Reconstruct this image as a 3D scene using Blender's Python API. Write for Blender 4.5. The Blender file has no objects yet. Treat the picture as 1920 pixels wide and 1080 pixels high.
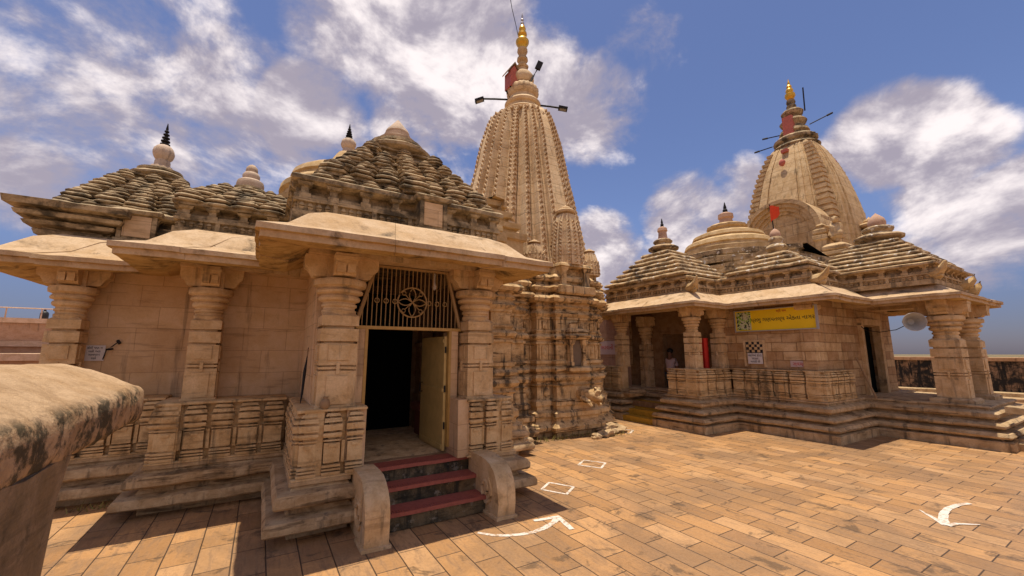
import bpy, bmesh, math, random
from mathutils import Vector, Matrix, noise
random.seed(7)
S = bpy.context.scene
C = S.collection
R = math.radians

# ------------------------------------------------------------------ camera, light, sky, exposure
H_EYE = 2.1
PITCH = math.atan(122 / 763.0)
YAW = R(31.3)
cam_d = bpy.data.cameras.new("camera"); cam = bpy.data.objects.new("camera", cam_d); C.objects.link(cam)
cam.location = (0, 0, H_EYE); cam.rotation_euler = (math.pi / 2 + PITCH, 0, -YAW)
cam_d.sensor_width = 36; cam_d.lens = 36 * 763 / 1920.0; cam_d.clip_start = 0.05; cam_d.clip_end = 9000
S.camera = cam
S.view_settings.view_transform = 'Standard'; S.view_settings.look = 'None'
S.view_settings.exposure = 0.82; S.view_settings.gamma = 1.0
S.cycles.max_bounces = 8; S.cycles.diffuse_bounces = 5

SUN_EL, SUN_AZ = R(87.2), R(-40.0)          # azimuth from +Y (into the picture), towards +X
sun_dir = Vector((math.cos(SUN_EL) * math.sin(SUN_AZ), math.cos(SUN_EL) * math.cos(SUN_AZ), math.sin(SUN_EL)))
sl = bpy.data.lights.new("sun", 'SUN'); sl.energy = 3.0; sl.angle = R(0.5); sl.color = (1.0, 0.89, 0.72)
so = bpy.data.objects.new("sun", sl); C.objects.link(so)
so.rotation_euler = sun_dir.to_track_quat('Z', 'Y').to_euler()

def px_dir(x, y):
    u, v, f = x - 960, 540 - y, 763.0
    c, s = math.cos(PITCH), math.sin(PITCH)
    up, fw = v * c + f * s, f * c - v * s
    F = Vector((math.sin(YAW), math.cos(YAW), 0)); Rr = Vector((math.cos(YAW), -math.sin(YAW), 0))
    return (F * fw + Rr * u + Vector((0, 0, up))).normalized()

class NT:
    """small helper that wires shader nodes"""
    def __init__(s, nt): s.nt = nt; nt.nodes.clear()
    def n(s, t, **k):
        nd = s.nt.nodes.new(t)
        ins = k.pop('ins', {})
        for a, b in k.items(): setattr(nd, a, b)
        for a, b in ins.items():
            if isinstance(b, bpy.types.NodeSocket): s.nt.links.new(b, nd.inputs[a])
            else: nd.inputs[a].default_value = b
        return nd
    def math(s, op, a, b=0.0, clamp=False):
        return s.n('ShaderNodeMath', operation=op, use_clamp=clamp, ins={0: a, 1: b}).outputs[0]
    def mix(s, fac, a, b, mode='MIX'):
        nd = s.nt.nodes.new('ShaderNodeMix'); nd.data_type = 'RGBA'; nd.blend_type = mode
        for i, v in ((0, fac), (6, a), (7, b)):
            if isinstance(v, bpy.types.NodeSocket): s.nt.links.new(v, nd.inputs[i])
            else: nd.inputs[i].default_value = (v if i == 0 else (v[0], v[1], v[2], 1.0))
        return nd.outputs[2]
    def ramp(s, val, lo, hi, a=0.0, b=1.0):
        return s.n('ShaderNodeMapRange', interpolation_type='SMOOTHSTEP', ins={0: val, 1: lo, 2: hi, 3: a, 4: b}).outputs[0]
    def noise(s, vec, scale, detail=5.0, rough=0.55, dist=0.0):
        return s.n('ShaderNodeTexNoise', ins={'Vector': vec, 'Scale': scale, 'Detail': detail, 'Roughness': rough, 'Distortion': dist})
    def scale(s, vec, x, y, z):
        return s.n('ShaderNodeVectorMath', operation='MULTIPLY', ins={0: vec, 1: (x, y, z)}).outputs[0]

w = bpy.data.worlds.new("World"); S.world = w; w.use_nodes = True
N = NT(w.node_tree)
sky = N.n('ShaderNodeTexSky', sky_type='NISHITA', sun_disc=False, sun_elevation=SUN_EL, sun_rotation=SUN_AZ,
          altitude=100, air_density=1.0, dust_density=0.6, ozone_density=3.5)
skyc = N.mix(1.0, sky.outputs[0], (0.70, 0.645, 0.75), 'MULTIPLY')
tc = N.n('ShaderNodeTexCoord').outputs['Generated']
sx = N.n('ShaderNodeSeparateXYZ', ins={0: tc})
skyc = N.mix(N.ramp(sx.outputs[2], 0.0, 0.32), N.mix(1.0, skyc, (0.40, 0.40, 0.50), 'MULTIPLY'), skyc)
zz = N.math('ADD', N.math('MAXIMUM', sx.outputs[2], 0.0), 0.22)
pl = N.n('ShaderNodeCombineXYZ', ins={0: N.math('DIVIDE', sx.outputs[0], zz), 1: N.math('DIVIDE', sx.outputs[1], zz), 2: sx.outputs[2]}).outputs[0]
n1 = N.noise(pl, 1.15, 10, 0.58, 0.7).outputs[0]
n2 = N.noise(N.scale(pl, 1.0, 2.2, 1.0), 3.4, 8, 0.62, 0.5).outputs[0]
n3 = N.noise(tc, 7.0, 9, 0.6, 0.3).outputs[0]
BLOBS = [(140, 40, 300, .55), (330, 150, 190, .56), (60, 190, 200, .40), (420, 260, 160, .42), (590, 215, 100, .85), (640, 300, 80, .50), (250, 310, 200, .42),
         (800, 40, 190, .98), (900, 150, 140, .98), (690, 30, 150, .80), (760, 235, 75, .80), (1120, 200, 120, .70), (1200, 90, 80, .62), (1030, 120, 80, .72),
         (1290, 400, 85, 1.0), (1120, 490, 100, .85), (1150, 550, 120, .80), (1375, 345, 55, .78), (1370, 400, 80, .80), (1690, 258, 82, 1.05),
         (1610, 285, 55, .80), (1770, 275, 62, .80), (1885, 405, 75, .70), (1720, 340, 60, .70), (1800, 450, 90, .42), (50, 350, 70, .85), (870, 300, 60, .60)]
mask = None
for (bx, by, br, wt) in BLOBS:
    d = px_dir(bx, by)
    dt = N.n('ShaderNodeVectorMath', operation='DOT_PRODUCT', ins={0: tc, 1: d}).outputs['Value']
    ang = br / 800.0
    m = N.ramp(dt, math.cos(ang * 1.30), math.cos(ang * 0.30), 0.0, wt)
    mask = m if mask is None else N.math('MAXIMUM', mask, m)
for (vx, vy, vz, br, wt) in ((-.55, -.80, .40, 420, .95), (.35, -.92, .30, 360, .9), (-.98, -.15, .30, 330, .8), (-.2, -.62, .75, 380, .95), (.75, -.60, .45, 300, .8), (-.75, .1, .75, 260, .6)):  # unseen clouds added behind and above the camera to brighten the facades
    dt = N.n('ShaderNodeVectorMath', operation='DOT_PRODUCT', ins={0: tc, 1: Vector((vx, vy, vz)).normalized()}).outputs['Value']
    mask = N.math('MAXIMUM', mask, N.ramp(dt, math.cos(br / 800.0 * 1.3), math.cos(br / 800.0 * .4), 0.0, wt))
n4 = N.noise(N.scale(tc, 1, 1, 1.6), 3.6, 10, 0.60, 0.25).outputs[0]
fb = N.math('ADD', N.math('ADD', N.math('MULTIPLY', n1, 0.36), N.math('MULTIPLY', n2, 0.12)), N.math('ADD', N.math('MULTIPLY', n3, 0.54), N.math('MULTIPLY', n4, 0.98)))   # about 1.0 on average
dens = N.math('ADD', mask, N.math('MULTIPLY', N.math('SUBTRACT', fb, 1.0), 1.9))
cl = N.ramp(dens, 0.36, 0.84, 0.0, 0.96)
tcu = N.n('ShaderNodeVectorMath', operation='ADD', ins={0: tc, 1: (0, 0, 0.05)}).outputs[0]
n4b = N.noise(N.scale(tcu, 1, 1, 1.6), 3.6, 6, 0.60, 0.25).outputs[0]
lit = N.math('ADD', 0.5, N.math('MULTIPLY', N.math('SUBTRACT', n4, n4b), 3.0))
cshade = N.ramp(N.math('ADD', N.math('MULTIPLY', dens, 0.35), lit), 0.55, 1.35, 0.0, 1.0)
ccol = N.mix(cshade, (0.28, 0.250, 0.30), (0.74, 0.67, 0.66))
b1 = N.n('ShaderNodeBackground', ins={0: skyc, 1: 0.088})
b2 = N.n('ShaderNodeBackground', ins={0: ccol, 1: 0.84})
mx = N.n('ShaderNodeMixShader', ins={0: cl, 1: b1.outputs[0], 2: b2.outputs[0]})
N.n('ShaderNodeOutputWorld', ins={0: mx.outputs[0]})

# ------------------------------------------------------------------ materials
def new_mat(name):
    m = bpy.data.materials.new(name); m.use_nodes = True
    return m, NT(m.node_tree)
def stone(name, c1, c2, dark=(0.045, 0.040, 0.032), amt=0.5, streak=0.3, ochre=0.25, bump=0.5, rough=0.88, joints=None, white=0.0, lich=None, fine=1.0, bands=None):
    m, N = new_mat(name)
    P = N.n('ShaderNodeNewGeometry').outputs['Position']
    a = N.noise(P, 0.9, 6, 0.6).outputs[0]
    b = N.noise(P, 4.3, 8, 0.65, 0.4).outputs[0]
    f = N.noise(P, 38.0, 6, 0.7).outputs[0]
    c1 = (c1[0], c1[1] * .985, c1[2] * .90); c2 = (c2[0], c2[1] * .975, c2[2] * .86)
    col = N.mix(N.ramp(b, 0.36, 0.64), c1, c2)
    col = N.mix(N.ramp(a, 0.48, 0.68, 0, ochre), col, (0.40, 0.215, 0.065))
    st = N.noise(N.scale(P, 5.5, 5.5, 0.55), 1.0, 6, 0.65).outputs[0]
    col = N.mix(N.ramp(st, 0.60 - 0.10 * streak, 0.72 - 0.10 * streak, 0, streak), col, dark)
    bands = streak * 0.8 if bands is None else bands
    hb = N.math('ADD', N.math('MULTIPLY', N.noise(N.scale(P, 0.9, 0.9, 9.0), 1.0, 4, 0.6).outputs[0], 0.5), N.math('MULTIPLY', N.noise(N.scale(P, 1.6, 1.6, 19.0), 1.0, 4, 0.65).outputs[0], 0.5))
    col = N.mix(N.ramp(hb, 0.545, 0.625, 0, bands), col, N.mix(1.0, col, (0.17, 0.14, 0.11), 'MULTIPLY'))
    dk = N.math('ADD', N.math('MULTIPLY', N.noise(P, 1.7, 9, 0.68, 0.6).outputs[0], 0.65), N.math('MULTIPLY', b, 0.35))
    dkf = N.ramp(dk, 0.62 - 0.16 * amt, 0.74 - 0.12 * amt, 0, min(1.0, 0.55 + 0.4 * amt))
    col = N.mix(dkf, col, dark)
    d2 = N.noise(P, 8.0, 9, 0.78, 0.3).outputs[0]
    col = N.mix(N.ramp(d2, 0.57, 0.68, 0, min(0.75, 0.95 * amt)), col, N.mix(1.0, col, (0.22, 0.19, 0.15), 'MULTIPLY'))
    if lich and len(lich) > 2:
        lz = N.ramp(N.n('ShaderNodeSeparateXYZ', ins={0: P}).outputs[2], lich[2], lich[2] - 0.07)
        lf = N.math('MULTIPLY', N.ramp(N.noise(P, 5.0, 9, 0.72).outputs[0], 0.44, 0.56, 0, lich[1]), lz); col = N.mix(lf, col, lich[0])
    elif lich:
        lf = N.ramp(N.noise(P, 6.5, 8, 0.7).outputs[0], 0.56, 0.66, 0, lich[1]); col = N.mix(lf, col, lich[0])
    col = N.mix(N.ramp(f, 0.3, 0.75, 0.0, 0.36 * fine), col, N.mix(1.0, col, (0.50, 0.47, 0.44), 'MULTIPLY'))
    if white:
        wf = N.ramp(N.noise(N.scale(P, 1, 1, 0.8), 8.0, 3, 0.5).outputs[0], 0.615, 0.645, 0, white); col = N.mix(wf, col, (0.62, 0.56, 0.48))
    h = N.math('ADD', N.math('MULTIPLY', f, 0.5), N.math('MULTIPLY', N.noise(P, 13.0, 8, 0.7).outputs[0], 0.9))
    if joints:
        bw, bh, dep, vec, shade = joints
        if vec == 'xz': V = N.n('ShaderNodeCombineXYZ', ins={0: N.math('ADD', N.n('ShaderNodeSeparateXYZ', ins={0: P}).outputs[0], N.n('ShaderNodeSeparateXYZ', ins={0: P}).outputs[1]), 1: N.n('ShaderNodeSeparateXYZ', ins={0: P}).outputs[2]}).outputs[0]
        wob = N.noise(P, 2.0, 2, 0.5)
        V2 = N.n('ShaderNodeVectorMath', operation='ADD', ins={0: V, 1: N.n('ShaderNodeVectorMath', operation='SCALE', ins={0: wob.outputs[1], 'Scale': 0.03}).outputs[0]}).outputs[0]
        br = N.n('ShaderNodeTexBrick', offset=0.43, ins={'Vector': V2, 'Color1': (0, 0, 0, 1), 'Color2': (1, 1, 1, 1), 'Mortar': (0.5, 0.5, 0.5, 1), 'Scale': 1.0, 'Mortar Size': dep, 'Mortar Smooth': 0.3, 'Bias': 0.0, 'Brick Width': bw, 'Row Height': bh})
        col = N.mix(N.math('MULTIPLY', N.ramp(br.outputs[0], 0.0, 1.0), shade), col, N.mix(1.0, col, (0.62, 0.50, 0.42), 'MULTIPLY'))
        col = N.mix(N.math('MULTIPLY', br.outputs[1], 0.55), col, N.mix(1.0, col, (0.40, 0.34, 0.28), 'MULTIPLY'))
        h = N.math('SUBTRACT', h, N.math('MULTIPLY', br.outputs[1], 1.2))
    bp = N.n('ShaderNodeBump', ins={'Strength': bump, 'Distance': 0.02, 'Height': h})
    bs = N.n('ShaderNodeBsdfPrincipled', ins={'Base Color': col, 'Roughness': rough, 'Normal': bp.outputs[0], 'Specular IOR Level': 0.25})
    N.n('ShaderNodeOutputMaterial', ins={0: bs.outputs[0]})
    return m
def plain(name, col, rough=0.6, metal=0.0, var=0.25, bump=0.15, scale=14.0, spec=0.4):
    m, N = new_mat(name)
    P = N.n('ShaderNodeNewGeometry').outputs['Position']
    a = N.noise(P, scale, 6, 0.65).outputs[0]
    c = N.mix(N.ramp(a, 0.35, 0.7, 0, var), col, tuple(x * 0.45 for x in col))
    bp = N.n('ShaderNodeBump', ins={'Strength': bump, 'Distance': 0.01, 'Height': a})
    bs = N.n('ShaderNodeBsdfPrincipled', ins={'Base Color': c, 'Roughness': rough, 'Metallic': metal, 'Normal': bp.outputs[0], 'Specular IOR Level': spec})
    N.n('ShaderNodeOutputMaterial', ins={0: bs.outputs[0]})
    return m
M = {}
M['tan'] = stone('tan_sandstone', (0.68, 0.5, 0.32), (0.56, 0.385, 0.22), amt=0.38, streak=0.45, bands=0.3)
M['carved'] = stone('carved_sandstone', (0.68, 0.5, 0.3), (0.54, 0.36, 0.19), amt=0.6, streak=0.6, bump=0.7, bands=0.35)
M['plinth'] = stone('weathered_plinth_stone', (0.56, 0.41, 0.26), (0.39, 0.265, 0.155), amt=.42, streak=0.6, bump=0.8, bands=0.7)
M['roof'] = stone('weathered_roof_stone', (0.5, 0.385, 0.255), (0.27, 0.2, 0.125), dark=(0.060, 0.050, 0.034), amt=1.0, streak=0.35, bump=0.9, bands=0.6)
M['tower'] = stone('tower_sandstone', (0.74, 0.57, 0.39), (0.66, 0.48, 0.31), amt=0.25, streak=0.35, bump=0.5, joints=(0.9, 0.34, 0.012, 'xz', 0.15), bands=0.25)
M['tower2'] = stone('far_tower_sandstone', (0.66, 0.49, 0.31), (0.54, 0.375, 0.215), amt=0.28, streak=0.45, bump=0.5, joints=(1.1, 0.45, 0.012, 'xz', 0.2), bands=0.3)
M['towerbase'] = stone('tower_base_stone', (0.68, 0.49, 0.29), (0.52, 0.34, 0.175), dark=(0.05, 0.040, 0.030), amt=0.72, streak=0.85, bump=0.8, bands=0.95)
M['eave'] = stone('eave_slab_stone', (0.6, 0.445, 0.31), (0.5, 0.35, 0.225), amt=0.6, streak=0.15, bump=0.7, ochre=0.35)
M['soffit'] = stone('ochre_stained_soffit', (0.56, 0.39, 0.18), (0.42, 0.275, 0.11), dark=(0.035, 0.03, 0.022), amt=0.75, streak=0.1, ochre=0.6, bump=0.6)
M['plaster'] = stone('pink_limewash_wall', (0.68, 0.5, 0.345), (0.63, 0.45, 0.295), amt=0.10, streak=0.38, ochre=0.3, bump=0.2, joints=(0.62, 0.36, 0.005, 'xz', 0.22), fine=0.6)
M['block'] = stone('coursed_block_stone', (0.66, 0.48, 0.305), (0.52, 0.35, 0.2), amt=0.22, streak=0.4, bump=0.6, joints=(0.62, 0.24, 0.014, 'xz', 0.8), bands=0.25)
M['slab'] = stone('banded_roof_slab', (0.56, 0.415, 0.265), (0.33, 0.235, 0.145), dark=(0.06, 0.045, 0.035), amt=0.9, streak=0.2, bump=0.8, white=0.9, bands=0.5)
M['dome'] = stone('pale_dome_stone', (0.6, 0.435, 0.26), (0.48, 0.325, 0.165), amt=0.3, streak=0.2, bump=0.6)
M['pink'] = stone('pale_pink_finial', (0.58, 0.38, 0.30), (0.50, 0.32, 0.24), amt=0.15, streak=0.2, bump=0.3)
M['palestone'] = stone('pale_grey_finial_stone', (0.62, 0.49, 0.41), (0.52, 0.40, 0.32), amt=0.3, streak=0.3, bump=0.4)
M['para'] = stone('foreground_coping_stone', (0.54, 0.375, 0.24), (0.4, 0.265, 0.16), dark=(0.05, 0.045, 0.030), amt=0.22, streak=0.1, bump=1.0, lich=((0.050, 0.043, 0.024), 0.92, 1.86))
M['rampart'] = stone('black_stained_rampart', (0.34, 0.215, 0.140), (0.20, 0.130, 0.085), dark=(0.022, 0.020, 0.018), amt=1.35, streak=1.3, bump=0.8)
M['rampart_top'] = stone('rampart_coping', (0.50, 0.290, 0.170), (0.40, 0.220, 0.120), amt=0.3, bump=0.8)
M['riser'] = stone('mossy_riser', (0.16, 0.125, 0.080), (0.055, 0.048, 0.034), dark=(0.022, 0.022, 0.018), amt=1.0, streak=0.8, bump=0.8, lich=((0.48, 0.42, 0.33), 0.35))
M['house'] = stone('pink_house_plaster', (0.42, 0.265, 0.195), (0.36, 0.215, 0.150), amt=0.1, streak=0.4, bump=0.2)
M['houseroof'] = stone('pale_house_coping', (0.66, 0.47, 0.37), (0.55, 0.38, 0.28), amt=0.05, bump=0.2)
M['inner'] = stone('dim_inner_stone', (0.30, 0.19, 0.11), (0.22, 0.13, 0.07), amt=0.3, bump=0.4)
M['ochre'] = plain('yellow_painted_step', (0.55, 0.31, 0.03), 0.7, var=0.5)
M['doorpaint'] = plain('yellow_door_paint', (0.58, 0.42, 0.16), 0.45, var=0.35, scale=5)
M['frame'] = plain('ochre_frame_paint', (0.46, 0.28, 0.08), 0.5, var=0.3)
M['grille'] = plain('brown_grille_paint', (0.34, 0.215, 0.09), 0.5, var=0.3)
M['gold'] = plain('gilded_metal', (0.75, 0.42, 0.05), 0.35, 0.6, var=0.3)
M['iron'] = plain('dark_iron', (0.022, 0.020, 0.021), 0.7, 0.0, spec=0.2)
M['grey'] = plain('grey_lamp_metal', (0.20, 0.20, 0.20), 0.4, 0.2)
M['tread'] = plain('red_tread', (0.34, 0.095, 0.068), 0.6, var=0.45, scale=20)
M['openingshade'] = plain('black_opening_shade', (0.004, 0.006, 0.006), 0.9, spec=0.05)  # near-black colour that paints the dark of doorway openings
M['red'] = plain('red_cloth', (0.62, 0.035, 0.02), 0.8)
M['orange'] = plain('saffron_cloth', (0.80, 0.07, 0.015), 0.8)
M['redpaint'] = plain('faded_red_paint', (0.50, 0.13, 0.09), 0.7, var=0.4)
M['white'] = plain('white_paper', (0.62, 0.58, 0.58), 0.7, var=0.12)
M['lilac'] = plain('faded_lilac_board', (0.52, 0.40, 0.38), 0.7, var=0.2)
M['ink'] = plain('dark_ink_and_shade', (0.02, 0.02, 0.025), 0.7, var=0.0)
M['redink'] = plain('red_ink', (0.45, 0.03, 0.03), 0.7, var=0.0)
M['yellow'] = plain('yellow_banner', (0.86, 0.60, 0.012), 0.5, var=0.10, scale=3)
M['galv'] = plain('galvanised_frame', (0.45, 0.44, 0.46), 0.45, 0.4)
M['horn'] = plain('grey_horn_metal', (0.46, 0.44, 0.40), 0.4, 0.1)
M['skin'] = plain('brown_skin', (0.22, 0.10, 0.055), 0.6, var=0.1)
M['shirt'] = plain('pale_pink_shirt', (0.60, 0.46, 0.47), 0.8, var=0.15)
M['trouser'] = plain('dark_trousers', (0.04, 0.04, 0.05), 0.8)
M['hair'] = plain('black_hair', (0.012, 0.010, 0.010), 0.6)
M['wood'] = plain('weathered_stick', (0.30, 0.19, 0.10), 0.8)
M['tank'] = plain('black_tank_plastic', (0.02, 0.02, 0.02), 0.5)
m, N = new_mat('worn_road_paint'); M['chalk'] = m
P = N.n('ShaderNodeNewGeometry').outputs['Position']
wf = N.math('ADD', N.math('MULTIPLY', N.noise(P, 26, 8, 0.75).outputs[0], 0.6), N.math('MULTIPLY', N.noise(N.scale(P, 1, .3, 1), 9, 5, 0.6).outputs[0], 0.4))
col = N.mix(N.ramp(wf, 0.47, 0.57, 0, 0.9), (0.66, 0.59, 0.52), (0.36, 0.24, 0.14))
bs = N.n('ShaderNodeBsdfPrincipled', ins={'Base Color': col, 'Roughness': 0.85}); N.n('ShaderNodeOutputMaterial', ins={0: bs.outputs[0]})

# paving: foot wide tiles, two foot long, half bond, rows running into the picture
m, N = new_mat('tan_paving_tile'); M['pave'] = m
P = N.n('ShaderNodeNewGeometry').outputs['Position']; sp = N.n('ShaderNodeSeparateXYZ', ins={0: P})
V = N.n('ShaderNodeCombineXYZ', ins={0: N.math('ADD', sp.outputs[1], 30.01), 1: N.math('ADD', sp.outputs[0], 60.04)}).outputs[0]
wb = N.noise(P, 1.3, 2, 0.5)
Vw = N.n('ShaderNodeVectorMath', operation='ADD', ins={0: V, 1: N.n('ShaderNodeVectorMath', operation='SCALE', ins={0: wb.outputs[1], 'Scale': 0.02}).outputs[0]}).outputs[0]
br = N.n('ShaderNodeTexBrick', offset=0.5, ins={'Vector': Vw, 'Color1': (0, 0, 0, 1), 'Color2': (1, 1, 1, 1), 'Mortar': (0.5, 0.5, 0.5, 1), 'Scale': 1.0, 'Mortar Size': 0.008, 'Mortar Smooth': 0.5, 'Bias': 0.0, 'Brick Width': 0.603, 'Row Height': 0.3013})
wn = N.n('ShaderNodeTexWhiteNoise', noise_dimensions='1D', ins={'W': N.math('MULTIPLY', br.outputs[0], 91.7)})
col = N.mix(N.ramp(br.outputs[0], 0.05, 0.95), (0.53, 0.290, 0.120), (0.36, 0.195, 0.084))
col = N.mix(N.ramp(wn.outputs[0], 0.55, 1.0, 0, 0.6), col, (0.55, 0.335, 0.17))
col = N.mix(N.ramp(wn.outputs[0], 0.0, 0.3, 0.4, 0.0), col, (0.34, 0.205, 0.12))
dr = N.noise(N.scale(P, 8.0, 1.5, 1.0), 1.6, 9, 0.70, 0.4).outputs[0]
col = N.mix(N.ramp(dr, 0.46, 0.66, 0, 0.62), col, (0.21, 0.125, 0.068))
dr2 = N.noise(P, 0.55, 8, 0.65, 0.5).outputs[0]
col = N.mix(N.ramp(dr2, 0.44, 0.60, 0, 0.62), col, (0.24, 0.145, 0.078))
dr3 = N.noise(P, 2.6, 9, 0.7, 0.6).outputs[0]
col = N.mix(N.ramp(dr3, 0.55, 0.64, 0, 0.75), col, (0.12, 0.078, 0.046))
col = N.mix(N.ramp(N.noise(P, 30, 6, 0.7).outputs[0], 0.4, 0.75, 0, 0.4), col, N.mix(1.0, col, (0.5, 0.45, 0.42), 'MULTIPLY'))
col = N.mix(br.outputs[1], col, (0.065, 0.040, 0.024))
hh = N.math('SUBTRACT', N.math('ADD', N.math('MULTIPLY', N.noise(P, 22, 6, 0.7).outputs[0], 0.35), N.math('MULTIPLY', wn.outputs[0], 0.25)), N.math('MULTIPLY', br.outputs[1], 0.9))
bp = N.n('ShaderNodeBump', ins={'Strength': 0.5, 'Distance': 0.012, 'Height': hh})
rg = N.ramp(dr, 0.35, 0.7, 0.36, 0.68)
bs = N.n('ShaderNodeBsdfPrincipled', ins={'Base Color': col, 'Roughness': rg, 'Normal': bp.outputs[0], 'Specular IOR Level': 0.35})
N.n('ShaderNodeOutputMaterial', ins={0: bs.outputs[0]})
# green and black splashes of the banner's picture panel
m, N = new_mat('banner_picture'); M['picture'] = m
P = N.n('ShaderNodeNewGeometry').outputs['Position']
a = N.noise(P, 9.0, 4, 0.6, 0.8).outputs[0]; b = N.noise(P, 13.0, 3, 0.6, 0.3).outputs[0]
col = N.mix(N.ramp(a, 0.50, 0.56), (0.55, 0.55, 0.38), (0.24, 0.42, 0.03)); col = N.mix(N.ramp(b, 0.54, 0.58), col, (0.015, 0.03, 0.012))
bs = N.n('ShaderNodeBsdfPrincipled', ins={'Base Color': col, 'Roughness': 0.5}); N.n('ShaderNodeOutputMaterial', ins={0: bs.outputs[0]})

# ------------------------------------------------------------------ mesh helpers
def miter(poly, closed=True):
    n = len(poly); out = []
    for i in range(n):
        p = Vector(poly[i]); a = Vector(poly[i - 1]); b = Vector(poly[(i + 1) % n])
        d1 = (p - a).normalized(); d2 = (b - p).normalized()
        if not closed and i == 0: d1 = d2
        if not closed and i == n - 1: d2 = d1
        n1 = Vector((d1.y, -d1.x)); n2 = Vector((d2.y, -d2.x))
        out.append((n1 + n2) / max(0.25, 1 + n1.dot(n2)))
    return out
def densify(poly, step, closed=True):
    out = []
    n = len(poly)
    for i in range(n if closed else n - 1):
        a = Vector(poly[i]); b = Vector(poly[(i + 1) % n]); k = max(1, int(round((b - a).length / step)))
        for j in range(k): out.append(tuple(a.lerp(b, j / k)))
    if not closed: out.append(tuple(poly[-1]))
    return out
class MB:
    def __init__(s): s.bm = bmesh.new()
    def face(s, vs):
        try: s.bm.faces.new(vs)
        except ValueError: pass
    def sweep(s, poly, prof, top=True, bot=True, dens=None, closed=True):
        """poly counter-clockwise seen from above; prof = [(offset outward, z)] from bottom to top"""
        if dens: poly = densify(poly, dens, closed)
        mt = miter(poly, closed); n = len(poly); rings = []
        for (o, z) in prof:
            rings.append([s.bm.verts.new((poly[i][0] + mt[i].x * o, poly[i][1] + mt[i].y * o, z)) for i in range(n)])
        for r0, r1 in zip(rings, rings[1:]):
            for i in range(n if closed else n - 1):
                j = (i + 1) % n; s.face((r0[i], r0[j], r1[j], r1[i]))
        if closed and top: s.face(rings[-1])
        if closed and bot: s.face(list(reversed(rings[0])))
        return s
    def rect(s, x0, x1, y0, y1, prof, dens=None, **k):
        return s.sweep([(x0, y0), (x1, y0), (x1, y1), (x0, y1)], prof, dens=dens, **k)
    def box(s, x0, x1, y0, y1, z0, z1, dens=None):
        return s.sweep([(x0, y0), (x1, y0), (x1, y1), (x0, y1)], [(0, z0), (0, z1)], dens=dens)
    def lathe(s, cx, cy, prof, n=20, flute=None, sq=0.0, rot=0.0, cap=True):
        rings = []
        for (r, z) in prof:
            ring = []
            for i in range(n):
                a = 2 * math.pi * i / n + rot; rr = r
                if flute and flute[2] <= z <= flute[3]: rr = r * (1 - flute[1] * (0.5 + 0.5 * math.cos(a * flute[0])))
                if sq:
                    q = 1.0 / max(abs(math.cos(a)), abs(math.sin(a))); rr = rr * (1 - sq + sq * q)
                ring.append(s.bm.verts.new((cx + rr * math.cos(a), cy + rr * math.sin(a), z)))
            rings.append(ring)
        for r0, r1 in zip(rings, rings[1:]):
            for i in range(n):
                j = (i + 1) % n; s.face((r0[i], r0[j], r1[j], r1[i]))
        if cap: s.face(rings[-1]); s.face(list(reversed(rings[0])))
        return s
    def tube(s, pts, r, n=6, closed=False):
        pts = [Vector(p) for p in pts]; rings = []; L = len(pts)
        for i, p in enumerate(pts):
            a = pts[i - 1] if (i > 0 or closed) else p
            b = pts[(i + 1) % L] if (i < L - 1 or closed) else p
            d = (b - a).normalized(); u = d.orthogonal().normalized() if abs(d.z) > 0.9 else d.cross(Vector((0, 0, 1))).normalized()
            v = d.cross(u); rr = r[i] if isinstance(r, (list, tuple)) else r
            rings.append([s.bm.verts.new(p + (u * math.cos(2 * math.pi * k / n) + v * math.sin(2 * math.pi * k / n)) * rr) for k in range(n)])
        for i in range(L if closed else L - 1):
            r0, r1 = rings[i], rings[(i + 1) % L]
            for k in range(n): s.face((r0[k], r0[(k + 1) % n], r1[(k + 1) % n], r1[k]))
        if not closed: s.face(rings[-1]); s.face(list(reversed(rings[0])))
        return s
    def prism(s, pts, axis, lo, hi, seg=1):
        """pts 2-D outline extruded along axis: 'x' pts are (y,z), 'y' pts are (x,z), 'z' pts are (x,y)"""
        f = {'x': lambda p, t: (t, p[0], p[1]), 'y': lambda p, t: (p[0], t, p[1]), 'z': lambda p, t: (p[0], p[1], t)}[axis]
        rings = [[s.bm.verts.new(f(p, lo + (hi - lo) * k / seg)) for p in pts] for k in range(seg + 1)]
        n = len(pts)
        for a, b in zip(rings, rings[1:]):
            for i in range(n): s.face((a[i], a[(i + 1) % n], b[(i + 1) % n], b[i]))
        s.face(rings[0]); s.face(list(reversed(rings[-1])))
        return s
    def blob(s, c, r, sub=2, squash=(1, 1, 1), rough=0.0):
        g = bmesh.ops.create_icosphere(s.bm, subdivisions=sub, radius=1.0)
        for v in g['verts']:
            k = 1 + rough * noise.noise(v.co * 1.7 + Vector(c) * 3.1)
            v.co = Vector((c[0] + v.co.x * r * squash[0] * k, c[1] + v.co.y * r * squash[1] * k, c[2] + v.co.z * r * squash[2] * k))
        return s
    def quad(s, a, b, c, d):
        s.face([s.bm.verts.new(p) for p in (a, b, c, d)]); return s
    def build(s, name, mat, parent=None, amp=0.0, freq=2.2, smooth=38, solid=None):
        bm = s.bm
        bmesh.ops.recalc_face_normals(bm, faces=bm.faces[:])
        if amp:
            for v in bm.verts:
                v.co += noise.noise_vector(v.co * freq) * amp + noise.noise_vector(v.co * freq * 4.1) * amp * 0.4
        org = Vector((0, 0, 0))
        if parent is not None:
            top = parent
            while top.parent: top = top.parent
            org = Vector(top.location)
        if org.length:
            for v in bm.verts: v.co -= org
        me = bpy.data.meshes.new(name); bm.to_mesh(me); bm.free()
        for p in me.polygons: p.use_smooth = True
        me.set_sharp_from_angle(angle=R(smooth))
        me.materials.append(M[mat] if isinstance(mat, str) else mat)
        o = bpy.data.objects.new(name, me); C.objects.link(o)
        if parent is not None: o.parent = parent
        return o
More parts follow.
